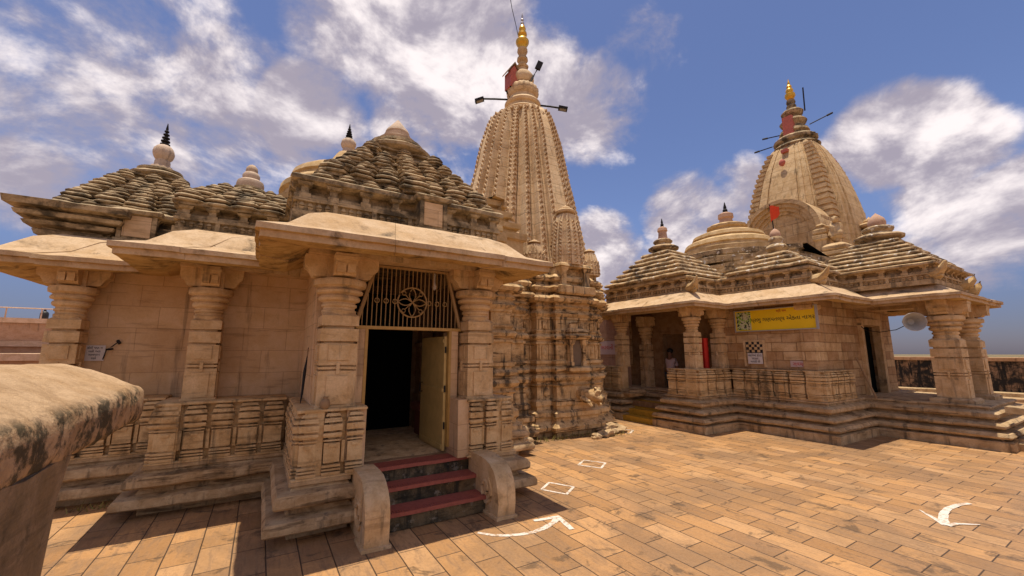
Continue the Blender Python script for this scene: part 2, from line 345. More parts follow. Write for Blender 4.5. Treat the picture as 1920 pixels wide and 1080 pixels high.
def thing(name, label, cat, loc=(0, 0, 0), group=None):
    o = bpy.data.objects.new(name, None); C.objects.link(o); o.location = loc; o.empty_display_size = 0.2
    o['label'] = label; o['category'] = cat
    if group: o['group'] = group
    return o
def tag(o, label, cat, group=None):
    o['label'] = label; o['category'] = cat
    if group: o['group'] = group
    return o
def structure(o): o['kind'] = 'structure'; return o
def text_mesh(name, body, size, mat, parent, origin, xdir, ydir, thick=0.002):
    cu = bpy.data.curves.new(name, 'FONT'); cu.body = body; cu.size = size; cu.extrude = thick; cu.align_x = 'CENTER'; cu.align_y = 'CENTER'
    t = bpy.data.objects.new(name + '_curve', cu); C.objects.link(t)
    bpy.context.view_layer.update()
    me = bpy.data.meshes.new_from_object(t.evaluated_get(bpy.context.evaluated_depsgraph_get()))
    bpy.data.objects.remove(t)
    X = Vector(xdir).normalized(); Y = Vector(ydir).normalized(); Z = X.cross(Y)
    top = parent
    while top.parent: top = top.parent
    mw = Matrix((X, Y, Z)).transposed().to_4x4(); mw.translation = Vector(origin) - Vector(top.location)
    me.transform(mw); me.name = name
    me.materials.clear(); me.materials.append(M[mat])
    o = bpy.data.objects.new(name, me); C.objects.link(o); o.parent = parent
    return o

# ------------------------------------------------------------------ temple vocabulary
def vedika(name, p0, p1, z0, z1, parent, unit=0.27, depth=0.34, mat='carved'):
    """seat-back balustrade of repeated miniature shrines; outward side is to the right of p0->p1"""
    p0 = Vector(p0); p1 = Vector(p1); L = (p1 - p0).length; t = (p1 - p0) / L; o = Vector((t.y, -t.x))
    n = max(2, int(round(L / unit))); u = L / n; hgt = z1 - z0; b = MB()
    Z = lambda k: z0 + hgt * k
    def quad(a0, a1, d0, d1): return [tuple(p0 + t * a0 + o * d0), tuple(p0 + t * a1 + o * d0), tuple(p0 + t * a1 + o * d1), tuple(p0 + t * a0 + o * d1)]
    # order so that it is counter-clockwise: start at the outer side running p0->p1
    b.sweep(quad(0, L, -0.085, -depth), [(0, z0), (0, Z(0.96))], dens=0.3)
    b.sweep(quad(0.0, L, 0.0, -depth), [(0.00, Z(0.955)), (0.0, Z(0.985)), (-0.03, Z(1.0))], dens=0.2)
    b.sweep(quad(0.0, L, 0.012, -depth), [(0.0, z0), (0.015, Z(.012)), (0.015, Z(.03)), (0, Z(.04))], dens=0.2)
    G = -.032
    prof = [(0.022, Z(.04)), (0.029, Z(.06)), (0.029, Z(.085)), (G, Z(.088)), (G, Z(.104)), (0.026, Z(.107)), (0.026, Z(.13)), (G, Z(.133)), (G, Z(.149)), (0.026, Z(.152)), (0.026, Z(.185)),
            (G, Z(.19)), (G, Z(.212)), (0.014, Z(.216)), (0.014, Z(.50)), (G, Z(.505)), (G, Z(.522)), (0.020, Z(.526)), (0.020, Z(.545)), (G, Z(.548)), (G, Z(.572)), (0.022, Z(.58)), (0.033, Z(.61)), (0.029, Z(.640)),
            (G, Z(.645)), (G, Z(.668)), (0.032, Z(.675)), (0.035, Z(.765)), (G, Z(.770)), (G, Z(.79)), (0.029, Z(.80)), (0.019, Z(.855)), (-.035, Z(.858)), (-.035, Z(.876)), (.012, Z(.884)), (-.004, Z(.925)), (-.05, Z(.93)), (-.05, Z(.94)), (-.02, Z(.945)), (-.06, Z(.975))]
    for i in range(n):
        g = 0.058
        b.sweep(quad(i * u + g, (i + 1) * u - g, 0.0, -0.14), prof, dens=0.13)
        # little carved block on the panel and a vertical slip between units
        c = (i + 0.5) * u
        b.sweep(quad(c - u * .15, c + u * .15, 0.030, -0.02), [(0, Z(.44)), (0, Z(.485))])
        b.sweep(quad(c - 0.02, c + 0.02, 0.046, -0.02), [(0, Z(.70)), (0, Z(.75))])
        if i: b.sweep(quad(i * u - 0.020, i * u + 0.020, -0.018, -0.10), [(0, Z(.2)), (0, Z(.52))])
    return b.build(name, mat, parent, amp=0.007, freq=6.0, smooth=28)

def pillar(x, y, z0, z1, parent, w=0.50, sc=1.0, mat='tan', bracket=0.47, ring=0.36):
    h = w / 2; k = (z1 - z0) / 1.98; Z = lambda a: z0 + a * k
    b = MB()
    b.rect(x - h, x + h, y - h, y + h, [(.02, z0), (.02, Z(.03)), (0, Z(.04)), (0, Z(.46)), (-.045, Z(.461)), (-.045, Z(.482)), (0, Z(.483)), (0, Z(.512)), (-.045, Z(.513)), (-.045, Z(.534)), (0, Z(.535)),
                                          (0, Z(.81)), (-.05, Z(.812)), (-.05, Z(.838)), (0.004, Z(.84)), (.004, Z(1.0)), (-.05, Z(1.003)), (-.05, Z(1.035)), (.0, Z(1.04)), (0, Z(1.17)), (-.05, Z(1.21))], dens=0.13)
    for sx_, sy_ in ((0, -1), (-1, 0), (1, 0), (0, 1)):       # facet panels
        cx, cy = x + sx_ * (h - .012), y + sy_ * (h - .012); wx, wy = (h * .55, .030) if sx_ == 0 else (.030, h * .55)
        if sx_ == 0: b.box(cx - .02, cx + .02, cy - wy - .004, cy + wy + .004, Z(.42), Z(.56))
        else: b.box(cx - wx - .004, cx + wx + .004, cy - .02, cy + .02, Z(.42), Z(.56))
        b.box(cx - wx, cx + wx, cy - wy, cy + wy, Z(.05), Z(.40)); b.box(cx - wx, cx + wx, cy - wy, cy + wy, Z(.60), Z(.79))
    r = ring
    b.lathe(x, y, [(r * .62, Z(1.15)), (r * .62, Z(1.20)), (r * .66, Z(1.22)), (r * .66, Z(1.25)), (r * .60, Z(1.26)), (r * .60, Z(1.29)), (r * .67, Z(1.30)), (r * .67, Z(1.33)), (r * .6, Z(1.34)), (r * .62, Z(1.36)),
                   (r * .76, Z(1.38)), (r * .80, Z(1.41)), (r * .76, Z(1.44)), (r * .68, Z(1.45)), (r * .72, Z(1.465)), (r * .88, Z(1.48)), (r * .90, Z(1.51)), (r * .84, Z(1.535)), (r * .78, Z(1.54)), (r * .82, Z(1.555)),
                   (r * 1.0, Z(1.575)), (r * 1.02, Z(1.63)), (r * .98, Z(1.66)), (r * .7, Z(1.665))], n=28)
    o = b.build('pillar', mat, parent, amp=0.006, freq=4.0)
    c = MB(); hb = h * .86; B = bracket
    c.rect(x - hb, x + hb, y - hb, y + hb, [(0, Z(1.66)), (.0, Z(1.98))], dens=.12)
    arm = [(0.0, Z(1.69)), (B * .68, Z(1.69)), (B * .76, Z(1.70)), (B * .88, Z(1.79)), (B * .98, Z(1.82)), (B, Z(1.86)), (B, Z(1.975)), (0, Z(1.975))]
    aw = h * .62
    for sg in (-1, 1):
        c.prism([(x + sg * p[0], p[1]) for p in arm], 'y', y - aw, y + aw, 3)
        c.prism([(y + sg * p[0] * .92, p[1] - .003) for p in arm], 'x', x - aw + .004, x + aw - .004, 3)
        for q in (-1, 1):
            c.prism([(x + q * aw * .08, Z(1.72)), (x + q * aw * .8, Z(1.72)), (x + q * aw * .8, Z(1.84)), (x + q * aw * .08, Z(1.84))], 'y', y + sg * (B * .70), y + sg * (B * .70 + .11))
        c.box(x - aw * 1.1, x + aw * 1.1, y + sg * B * .84 - .05, y + sg * B * .84 + .06, Z(1.885), Z(1.93))
    c.build('capital', mat, o, amp=0.006, freq=4.0)
    return o

def attic(name, poly, z0, z1, parent, mat='roof', over=0.10, niches=()):
    """carved band above an eave: baluster strip, little pillars before a recess, heavy cornice"""
    b = MB(); h = z1 - z0; Z = lambda k: z0 + h * k
    b.sweep(poly, [(0.06, z0), (0.06, Z(.21)), (.0, Z(.22)), (.0, Z(.42)), (.055, Z(.425)), (.055, Z(.50)), (-.04, Z(.505)), (-.04, Z(.60)), (-.12, Z(.61)), (-.12, Z(.81)), (over * .5, Z(.82)), (over, Z(.86)), (over, Z(.95)), (over * .5, Z(1.0)), (-.3, Z(1.02))], dens=0.22)
    n = len(poly)
    for i in range(n):
        a = Vector(poly[i]); e = Vector(poly[(i + 1) % n]); L = (e - a).length; t = (e - a) / L; o = Vector((t.y, -t.x))
        def q(a0, a1, d0, d1): return [tuple(a + t * a0 + o * d0), tuple(a + t * a1 + o * d0), tuple(a + t * a1 + o * d1), tuple(a + t * a0 + o * d1)]
        k = max(1, int(L / 0.105))
        for j in range(k):
            c = (j + .5) * L / k
            if j % 5 == 4: b.sweep(q(c - .03, c + .03, .05, -.02), [(0, Z(.215)), (0, Z(.425))])
            else: b.sweep(q(c - .026, c + .026, .034, -.02), [(-.014, Z(.22)), (.008, Z(.30)), (-.014, Z(.315)), (.008, Z(.33)), (-.014, Z(.42))])
        k = max(1, int(round(L / 0.46)))
        for j in range(k + 1):
            c = min(max(j * L / k, .08), L - .08)
            b.sweep(q(c - .07, c + .07, .05, -.14), [(0, Z(.50)), (0, Z(.60)), (-.022, Z(.61)), (-.022, Z(.73)), (.012, Z(.76)), (.03, Z(.82))])
            if j < k:
                m_ = (j + .5) * L / k
                b.sweep(q(m_ - .15, m_ + .15, .02, -.05), [(0, Z(.51)), (0, Z(.57)), (-.03, Z(.575)), (-.03, Z(.61))])
    for (x0, x1, y0, y1) in niches:
        b.rect(x0, x1, y0, y1, [(.03, z0), (.03, Z(.2)), (0, Z(.21)), (0, Z(.84)), (.06, Z(.86)), (.08, Z(.95)), (.03, Z(1.0)), (-.05, Z(1.04))], dens=.2)
        for (xa, xb) in ((x0, x0 + .06), (x1 - .06, x1)): b.box(xa, xb, y0 - .03, y0 + .05, Z(.21), Z(.84))
    o_ = b.build(name, mat, parent, amp=0.010, freq=5.0, smooth=28)
    for (x0, x1, y0, y1) in niches: MB().box(x0 + .07, x1 - .07, y0 - .014, y0 + .05, Z(.26), Z(.82)).build('niche_panel', 'plaster', o_)
    return o_

def bell(b, x, y, z, s, rot=0.0, n=12):
    b.lathe(x, y, [(s * .40, z), (s * .40, z + s * .10), (s * .50, z + s * .11), (s * .52, z + s * .17), (s * .46, z + s * .22), (s * .36, z + s * .225), (s * .36, z + s * .28), (s * .46, z + s * .29), (s * .48, z + s * .345), (s * .40, z + s * .41), (s * .29, z + s * .415), (s * .29, z + s * .46),
                   (s * .36, z + s * .47), (s * .36, z + s * .52), (s * .26, z + s * .575), (s * .16, z + s * .58), (s * .19, z + s * .63), (s * .12, z + s * .69), (s * .03, z + s * .72)], n=n, sq=0.55, rot=rot)

def samvarana(cx, cy, hx, hy, z0, z1, parent, tiers=5, tip='knob', mat='roof', r_top=0.58, name='pyramid_roof'):
    b = MB(); top_h = 0.34 * r_top / 0.58
    for k in range(tiers):
        f0 = k / tiers; s_ = 1 - f0
        ax = r_top * .8 + (hx - r_top * .8) * s_; ay = r_top * .8 + (hy - r_top * .8) * s_
        zz0 = z0 + (z1 - z0) * f0; zz1 = z0 + (z1 - z0) * (f0 + 1 / tiers)
        b.rect(cx - ax + .10, cx + ax - .10, cy - ay + .10, cy + ay - .10, [(-.02, zz0 - .05), (-.02, zz0 + (zz1 - zz0) * .5), (.04, zz0 + (zz1 - zz0) * .55), (.04, zz0 + (zz1 - zz0) * .72), (-.08, zz1 + .02)], dens=.2)
        cnt = max(2, int(round(2 * ax / 0.36)) - (k % 2 == 1)); bz = .46 * (1 - .42 * f0)
        cnty = max(2, int(round(2 * ay / 0.36)) - (k % 2 == 1))
        sx_ = 2 * ax / cnt; dz = (zz1 - zz0)
        for i in range(cnt + 1):
            t = -ax + 2 * ax * i / cnt
            sz = min(bz, sx_ * 1.05) * random.uniform(.94, 1.05)
            for sg in (-1, 1): bell(b, cx + t * .93, cy + sg * ay * .93, zz0 - .05 + random.uniform(-.01, .01), sz)
        sy_ = 2 * ay / cnty
        for i in range(1, cnty):
            t = -ay + 2 * ay * i / cnty
            sz = min(bz, sy_ * 1.05) * random.uniform(.94, 1.05)
            for sg in (-1, 1): bell(b, cx + sg * ax * .93, cy + t * .93, zz0 - .05 + random.uniform(-.01, .01), sz)
    for sg in (-1, 1):                 # large central bells running up each side
        for k in range(max(1, tiers - 2)):
            f0 = (k + .25) / tiers; s_ = 1 - f0
            zc = z0 + (z1 - z0) * f0; sz = .50 * (1 - .13 * k) * min(1, hx / 1.2)
            bell(b, cx, cy + sg * (r_top * .8 + (hy - r_top * .8) * s_), zc, sz, n=16); bell(b, cx + sg * (r_top * .8 + (hx - r_top * .8) * s_), cy, zc, sz, n=16)
    r = r_top
    b.lathe(cx, cy, [(r * 1.0, z1 - .06), (r * 1.18, z1 - .01), (r * 1.2, z1 + top_h * .14), (r * 1.05, z1 + top_h * .32), (r * .86, z1 + top_h * .38), (r * .86, z1 + top_h * .46), (r * .92, z1 + top_h * .52), (r * .9, z1 + top_h * .70),
                    (r * .66, z1 + top_h * .88), (r * .58, z1 + top_h * .92), (r * .5, z1 + top_h * .94)], n=32)
    o = b.build(name, mat, parent, amp=0.013, freq=6.0, smooth=22)
    finial(cx, cy, z1 + top_h * .93, r * (.62 if tip != 'ball' else .48), tip, o)
    return o

def finial(cx, cy, z, r, kind, parent, zs=.85):
    b = MB()
    if kind == 'knob':
        b.lathe(cx, cy, [(r * 1.0, z - .02), (r * 1.05, z + r * .12), (r * .92, z + r * .2), (r * .7, z + r * .25), (r * .72, z + r * .5), (r * .62, z + r * .56), (r * .66, z + r * .66), (r * .6, z + r * .80), (r * .44, z + r * .98), (r * .28, z + r * 1.2), (r * .10, z + r * 1.42), (0.01, z + r * 1.5)], n=24)
        o = b.build('finial', 'palestone', parent)
    elif kind == 'ring':                       # pale stacked discs
        b.lathe(cx, cy, [(r * 1.3, z - .03), (r * 1.35, z + .04), (r * 1.25, z + .10), (r * 1.0, z + .13), (r * .8, z + .14), (r * .82, z + .16), (r * .86, z + .22), (r * .68, z + .27), (r * .56, z + .28), (r * .6, z + .31), (r * .55, z + .37), (r * .3, z + .42), (.01, z + .44)], n=24)
        o = b.build('finial', 'palestone', parent)
    elif kind == 'ball':                       # fluted ball with a black spindle
        s_ = r
        b.lathe(cx, cy, [(s_ * 1.0, z - .05), (s_ * 1.02, z + zs * .02), (s_ * .9, z + zs * .07), (s_ * .68, z + zs * .09), (s_ * .66, z + zs * .20), (s_ * .60, z + zs * .24), (s_ * .78, z + zs * .29), (s_ * .90, z + zs * .37), (s_ * .93, z + zs * .44), (s_ * .84, z + zs * .53), (s_ * .6, z + zs * .60), (s_ * .36, z + zs * .63)], n=40, flute=(10, .10, z + zs * .25, z + zs * .62))
        o = b.build('finial', 'palestone', parent)
        c = MB(); q = s_ * .42
        pr = [(q * 1.0, z + zs * .62), (q * 1.05, z + zs * .66), (q * .5, z + zs * .69)]
        for i in range(4):
            zz_ = z + zs * (.70 + i * .085); f = 1 - .16 * i
            pr += [(q * .45 * f, zz_), (q * .95 * f, zz_ + zs * .02), (q * .95 * f, zz_ + zs * .045), (q * .45 * f, zz_ + zs * .065)]
        pr += [(q * .3, z + zs * 1.05), (.006, z + zs * 1.20)]
        c.lathe(cx, cy, pr, n=16).build('spindle', 'iron', o)
    return o

def gav(b, c, o, t, w_, h, dp):
    """one small horseshoe window hood standing out of a tower face: c base centre, o outward, t tangent"""
    out = []
    pts = [(-.5, 0), (-.5, .34), (-.32, .72), (0, 1.0), (.32, .72), (.5, .34), (.5, 0), (.22, 0), (.20, .36), (0, .52), (-.20, .36), (-.22, 0)]
    A = [s_ for s_ in pts]
    up = Vector((0, 0, 1))
    back = [b.bm.verts.new(c + t * (p[0] * w_) + up * (p[1] * h) - o * .05) for p in A]
    fr = [b.bm.verts.new(c + t * (p[0] * w_) + up * (p[1] * h) + o * dp) for p in A]
    n = len(A)
    for i in range(n): b.face((back[i], back[(i + 1) % n], fr[(i + 1) % n], fr[i]))
    for q in ((0, 1, 10, 11), (1, 2, 9, 10), (2, 3, 9), (3, 4, 9), (4, 5, 8, 9), (5, 6, 7, 8)): b.face([fr[i] for i in q])

def octant_poly(oc):
    """oc: points from the middle of the -Y side to the right corner, as (lateral, outward), lateral >= 0"""
    side = [(-a, -d) for (a, d) in reversed(oc)] + [(a, -d) for (a, d) in oc]
    poly = []
    for k in range(4):
        ca, sa = math.cos(k * math.pi / 2), math.sin(k * math.pi / 2)
        for (x, y) in side[:-1]: poly.append((round(x * ca - y * sa, 5), round(x * sa + y * ca, 5)))
    return poly

def curve_at(cv, z):
    for (z0, s0), (z1, s1) in zip(cv, cv[1:]):
        if z <= z1:
            t = (z - z0) / (z1 - z0); return s0 + (s1 - s0) * t
    return cv[-1][1]

def shikhara(cx, cy, oc, cv, parent, mat, strips, name='spire', step=0.17, sides=(0, 1, 2, 3), grooves=()):
    """curved tower: plan octant scaled by the curve cv = [(z, scale)], rows of window hoods on the strips"""
    poly = octant_poly(oc); b = MB(); rings = []
    z0, z1 = cv[0][0], cv[-1][0]; n = 46
    for i in range(n + 1):
        z = z0 + (z1 - z0) * i / n; s_ = curve_at(cv, z)
        rings.append([b.bm.verts.new((cx + x * s_, cy + y * s_, z)) for (x, y) in poly])
    L = len(poly)
    for r0, r1 in zip(rings, rings[1:]):
        for i in range(L): b.face((r0[i], r0[(i + 1) % L], r1[(i + 1) % L], r1[i]))
    b.face(rings[-1]); b.face(list(reversed(rings[0])))
    for k in sides:
        ca, sa = math.cos(k * math.pi / 2), math.sin(k * math.pi / 2)
        rt = lambda x, y: Vector((x * ca - y * sa, x * sa + y * ca, 0))
        for (lat, outw, wd) in strips:
            for sg in ((-1, 1) if lat else (1,)):
                z = z0 + .05
                while z < z1 - .25:
                    s_ = curve_at(cv, z); st = step * (.55 + .45 * s_)
                    c = Vector((cx, cy, z)) + rt(sg * lat * s_, -outw * s_)
                    gav(b, c, rt(0, -1), rt(1, 0), wd * (.45 + .55 * s_), st * .66, .045)
                    z += st
        for (la, lb, oa, wdz) in grooves:            # stacked slab courses on a corner band
            z = z0 + .1
            while z < z1 - .3:
                s_ = curve_at(cv, z); h_ = wdz * (.6 + .4 * s_)
                for sg in (-1, 1):
                    p = [rt(sg * la * s_, -(oa + .02) * s_ - .03), rt(sg * lb * s_ + sg * .04, -(oa + .02) * s_ - .03), rt(sg * lb * s_ + sg * .04, -(oa - .3) * s_), rt(sg * la * s_, -(oa - .3) * s_)]
                    lo = [b.bm.verts.new(Vector((cx, cy, z)) + q) for q in p]; hi = [b.bm.verts.new(Vector((cx, cy, z + h_ * .55)) + q * .995) for q in p]
                    for i in range(4): b.face((lo[i], lo[(i + 1) % 4], hi[(i + 1) % 4], hi[i]))
                    b.face(hi); b.face(list(reversed(lo)))
                z += h_
    return b.build(name, mat, parent, amp=0.012, freq=2.5, smooth=30)

def mini_spire(cx, cy, z0, z1, r, parent, mat='tower', sides=(0, 1, 3)):
    h = z1 - z0
    oc = [(.34 * r, r), (.34 * r, .9 * r), (.62 * r, .9 * r), (.62 * r, .72 * r), (.72 * r, .72 * r)]
    cv = [(z0, 1.0), (z0 + .3 * h, .95), (z0 + .55 * h, .84), (z0 + .76 * h, .66), (z0 + .82 * h, .58)]
    o = shikhara(cx, cy, oc, cv, parent, mat, [(0, r, .2 * r), (.5 * r, .9 * r, .16 * r)], name='miniature_spire', step=.11, sides=sides)
    zc = z0 + .82 * h; q = r * .62
    MB().lathe(cx, cy, [(q * .6, zc - .02), (q * .6, zc + .03 * h), (q * 1.0, zc + .045 * h), (q * 1.08, zc + .07 * h), (q * .9, zc + .095 * h), (q * .5, zc + .10 * h), (q * .55, zc + .125 * h), (q * .45, zc + .15 * h), (q * .15, zc + .165 * h), (.01, zc + .19 * h)], n=24).build('finial', mat, o)
    return o

MOULD = [(.02, 0), (.02, .125), (.25, .13), (.27, .15), (.27, .215), (.24, .255), (.06, .275), (.02, .345), (.16, .36), (.185, .385), (.185, .45), (.15, .50), (.02, .515), (.0, .55), (.03, .56), (.03, .60), (.0, .62)]
def eave_ring(name, poly, parent, z_in=3.92, z_lip=3.52, over=.70, th=.065, mat='eave', amp=.007):
    """sloping stone awning laid in separate slabs with open joints"""
    b = MB(); mt = miter(poly); n = len(poly); rnd = random.Random(3)
    prof = [(.05, z_in - .40), (over * .5, z_lip - .13), (over - .075, z_lip - th - .085), (over - .045, z_lip - th - .08), (over - .045, z_lip - th - .008), (over, z_lip - th), (over, z_lip), (over - .025, z_lip + .008), (over * .6, z_lip + .11), (over * .3, z_in - .12), (.0, z_in), (-.35, z_in + .02)]
    for i in range(n):
        a = Vector(poly[i]); c = Vector(poly[(i + 1) % n]); L = (c - a).length
        cuts = [0.0]
        while cuts[-1] < L - .9: cuts.append(cuts[-1] + rnd.uniform(.62, .98))
        cuts[-1 if len(cuts) > 1 and L - cuts[-1] < .35 else len(cuts):] = [L]
        for k in range(len(cuts) - 1):
            t0, t1 = cuts[k] / L, cuts[k + 1] / L
            if k: t0 += .003 / L
            dz0, dz1, dov = rnd.uniform(-.012, .012), rnd.uniform(-.012, .012), rnd.uniform(-.014, .014); rings = []
            for q in range(8):
                t = t0 + (t1 - t0) * q / 7; ring = []
                for (o, z) in prof:
                    oo = o + (dov if o > over * .55 else 0) * (0 < t < 1)
                    p = (a + mt[i] * oo).lerp(c + mt[(i + 1) % n] * oo, t)
                    ch = -.03 * max(0, noise.noise(Vector((p.x * 4.0, p.y * 4.0, z * 3)))) ** 1.5 * 2 if o > over * .9 else 0
                    w_ = 1 if 0 < t < 1 else 0
                    d_ = (mt[i] if t < .5 else mt[(i + 1) % n]).normalized() * ch * w_
                    ring.append(b.bm.verts.new((p.x + d_.x, p.y + d_.y, z + (dz0 + (dz1 - dz0) * q / 7) * (1 if o > 0 else 0) * w_)))
                rings.append(ring)
            for r0, r1 in zip(rings, rings[1:]):
                for q in range(len(prof) - 1): b.face((r0[q], r0[q + 1], r1[q + 1], r1[q]))
            b.face(rings[0]); b.face(list(reversed(rings[-1])))
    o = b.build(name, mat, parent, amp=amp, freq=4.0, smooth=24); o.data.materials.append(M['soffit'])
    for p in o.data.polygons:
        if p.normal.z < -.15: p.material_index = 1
    return o

# ================================================================== THE GROUND
pv = MB()
for i in range(1): pv.quad((-60, -40, 0), (70, -40, 0), (70, 80, 0), (-60, 80, 0))
structure(pv.build('pavement', 'pave'))
g = MB(); g.quad((-4000, -4000, -7), (4000, -4000, -7), (4000, 4000, -7), (-4000, 4000, -7)); structure(g.build('ground', stone('dry_plain_earth', (0.22, 0.17, 0.10), (0.15, 0.13, 0.07))))

# ================================================================== LEFT TEMPLE
LT = thing('carved_temple', 'tan carved stone temple with open doorway, three red steps and tallest spire', 'temple', (1.9, 8.5, 0))
FL = .60
plan = [(-3.0, 8.4), (-1.2, 8.4), (-1.2, 7.45), (.43, 7.45), (.43, 5.65), (1.04, 5.65), (1.04, 6.2), (3.02, 6.2), (3.02, 5.65), (3.46, 5.65), (3.46, 7.75), (4.2, 7.75), (4.2, 7.6), (4.75, 7.6), (4.75, 8.0), (5.0, 8.0), (5.0, 14.5), (-3.0, 14.5)]
MB().sweep(plan, MOULD, dens=.24).build('plinth', 'plinth', LT, amp=.013, freq=3.4)
# pedestal balustrades
vedika('balustrade', (.43, 5.65), (1.24, 5.65), FL, 1.42, LT, depth=.8)
vedika('balustrade', (.43, 7.40), (.43, 5.66), FL, 1.415, LT, depth=.3)
vedika('balustrade', (2.68, 5.65), (3.46, 5.65), FL, 1.42, LT, depth=.8)
vedika('balustrade', (3.46, 5.66), (3.46, 7.5), FL, 1.415, LT, depth=.3)
vedika('balustrade', (-1.2, 7.45), (.40, 7.45), FL, 1.42, LT, unit=.30, depth=.7)
vedika('balustrade', (-1.2, 8.36), (-1.2, 7.46), FL, 1.415, LT, depth=.3)
vedika('balustrade', (-3.0, 8.4), (-1.22, 8.4), FL, 1.42, LT, unit=.30, depth=.7)
vedika('balustrade', (-3.0, 11.5), (-3.0, 8.42), FL, 1.415, LT, depth=.3)
# walls
wl = MB()
wl.box(-2.62, -.93, 8.95, 9.2, .62, 3.75, dens=.4)
wl.box(-.96, -.70, 8.05, 8.96, .62, 3.75)
wl.box(-.72, .62, 8.05, 8.3, .62, 3.75, dens=.4)
wl.box(.60, .84, 6.22, 8.06, .62, 3.75, dens=.4)
wl.box(-2.62, -2.4, 9.2, 14, .62, 3.75)
wl.build('wall', 'plaster', LT, amp=.006)
for (xa, xb, xc, xd, xe, xf) in ((.62, 1.20, 1.13, 1.235, 1.0, 1.24), (2.56, 3.2, 2.545, 2.66, 2.54, 2.72)):
    fw = MB(); fw.box(xa, xb, 6.14, 6.40, 1.40, 2.43); fw.box(xc, xd, 6.03, 6.2, 1.40, 2.45); fw.box(xe, xf, 5.70, 6.40, FL, 1.415)
    fw.build('door_jamb', 'plaster', LT, amp=.004)
MB().box(3.1, 3.3, 6.2, 8.2, .62, 3.75).build('wall', 'plaster', LT)
# interior: floor, dim back rooms
it = MB(); it.box(.86, 3.1, 6.06, 9.4, FL - .1, FL + .004); it.build('threshold_floor', stone('worn_floor_stone', (.36, .24, .15), (.22, .15, .10), amt=.5), LT)
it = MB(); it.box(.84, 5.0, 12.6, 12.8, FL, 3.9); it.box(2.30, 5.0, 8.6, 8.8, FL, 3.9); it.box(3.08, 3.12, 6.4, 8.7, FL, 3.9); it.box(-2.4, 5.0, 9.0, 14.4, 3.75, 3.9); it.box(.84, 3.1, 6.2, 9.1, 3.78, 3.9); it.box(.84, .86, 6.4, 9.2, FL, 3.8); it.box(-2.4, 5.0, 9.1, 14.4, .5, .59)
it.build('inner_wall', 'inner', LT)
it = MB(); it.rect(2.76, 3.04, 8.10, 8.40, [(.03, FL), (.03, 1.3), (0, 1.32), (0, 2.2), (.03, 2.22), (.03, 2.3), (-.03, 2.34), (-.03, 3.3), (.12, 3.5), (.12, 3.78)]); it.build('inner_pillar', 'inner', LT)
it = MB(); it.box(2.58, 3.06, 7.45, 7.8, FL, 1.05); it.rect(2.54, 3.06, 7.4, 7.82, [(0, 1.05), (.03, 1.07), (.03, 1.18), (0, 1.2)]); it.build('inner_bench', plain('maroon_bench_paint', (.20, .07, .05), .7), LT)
MB().box(.88, 2.70, 8.5, 8.56, FL, 3.3).build('interior_dark_panel', 'openingshade', LT)  # black panel standing in for the unlit depth of the interior
# pillars
for (px_, py_, pw_, pr_, pb_) in ((.86, 5.98, .46, .335, .47), (2.93, 5.98, .44, .32, .45), (-.745, 7.84, .38, .28, .40), (-2.50, 8.66, .36, .27, .40)): pillar(px_, py_, 1.41, 3.40, LT, w=pw_, ring=pr_, bracket=pb_)
# beams
bm_ = MB()
bm_.box(.42, 3.35, 5.74, 6.22, 3.395, 3.62, dens=.3); bm_.box(.45, .9, 6.22, 8.2, 3.39, 3.62); bm_.box(2.95, 3.33, 6.22, 8.2, 3.39, 3.62)
bm_.box(-1.15, .45, 7.66, 8.1, 3.395, 3.62, dens=.3); bm_.box(-1.14, -.7, 8.1, 9.0, 3.39, 3.62); bm_.box(-2.98, -1.14, 8.52, 8.98, 3.395, 3.62, dens=.3); bm_.box(-2.96, -2.5, 8.98, 14, 3.39, 3.62)
bm_.build('lintel_beam', 'tan', LT, amp=.008)
ep = [(-2.75, 8.72), (-.97, 8.72), (-.97, 7.36), (.58, 7.36), (.58, 5.55), (2.91, 5.55), (2.91, 9.2), (2.91, 14), (-2.75, 14)]
eave_ring('eave', ep, LT, z_in=3.90, z_lip=3.45, over=.74)
MB().sweep(ep, [(-.1, 3.72), (-.1, 3.80)]).build('roof_deck', 'roof', LT)
# door, frame, grille
dr_ = MB()
for (x0, x1) in ((1.235, 1.275), (2.505, 2.545)): dr_.box(x0, x1, 6.02, 6.10, FL + .1, 2.44)
dr_.box(1.10, 2.70, 6.015, 6.105, 2.44, 2.485)
fo = dr_.build('door_frame', 'frame', LT)
lf = MB(); lf.box(2.46, 2.50, 6.10, 7.15, FL + .03, 2.36); lf.box(2.445, 2.465, 6.12, 7.1, FL + .9, FL + .96); lf.box(2.445, 2.465, 6.12, 7.1, FL + .06, FL + .12); lf.box(2.445, 2.465, 6.12, 7.1, 2.26, 2.32)
dl = lf.build('doorway_panel', 'doorpaint', LT)
for zz_ in (.95, 1.5, 2.1): MB().tube([(2.478, 6.092, zz_), (2.478, 6.092, zz_ + .10)], .014, 8).build('hinge', 'iron', dl)
MB().tube([(2.44, 7.02, 1.45), (2.40, 7.02, 1.45), (2.40, 7.02, 1.60), (2.44, 7.02, 1.60)], .012).build('door_handle', 'iron', dl)
gr = MB(); nb = 24
for i in range(nb + 1):
    x = 1.12 + (2.68 - 1.12) * i / nb
    zt = 3.36 if 1.34 < x < 2.46 else 2.485 + (3.36 - 2.485) * ((x - 1.06) / .28 if x < 1.9 else (2.74 - x) / .28)
    d = math.hypot(x - 1.90, 0)
    if d < .22:
        hh_ = math.sqrt(.22 ** 2 - d * d)
        gr.tube([(x, 6.06, 2.485), (x, 6.06, 2.86 - hh_)], .0075, 5); gr.tube([(x, 6.06, 2.86 + hh_), (x, 6.06, zt)], .0075, 5)
    else: gr.tube([(x, 6.06, 2.485), (x, 6.06, zt)], .0075, 5)
gr.box(1.32, 2.48, 6.04, 6.08, 3.35, 3.385)
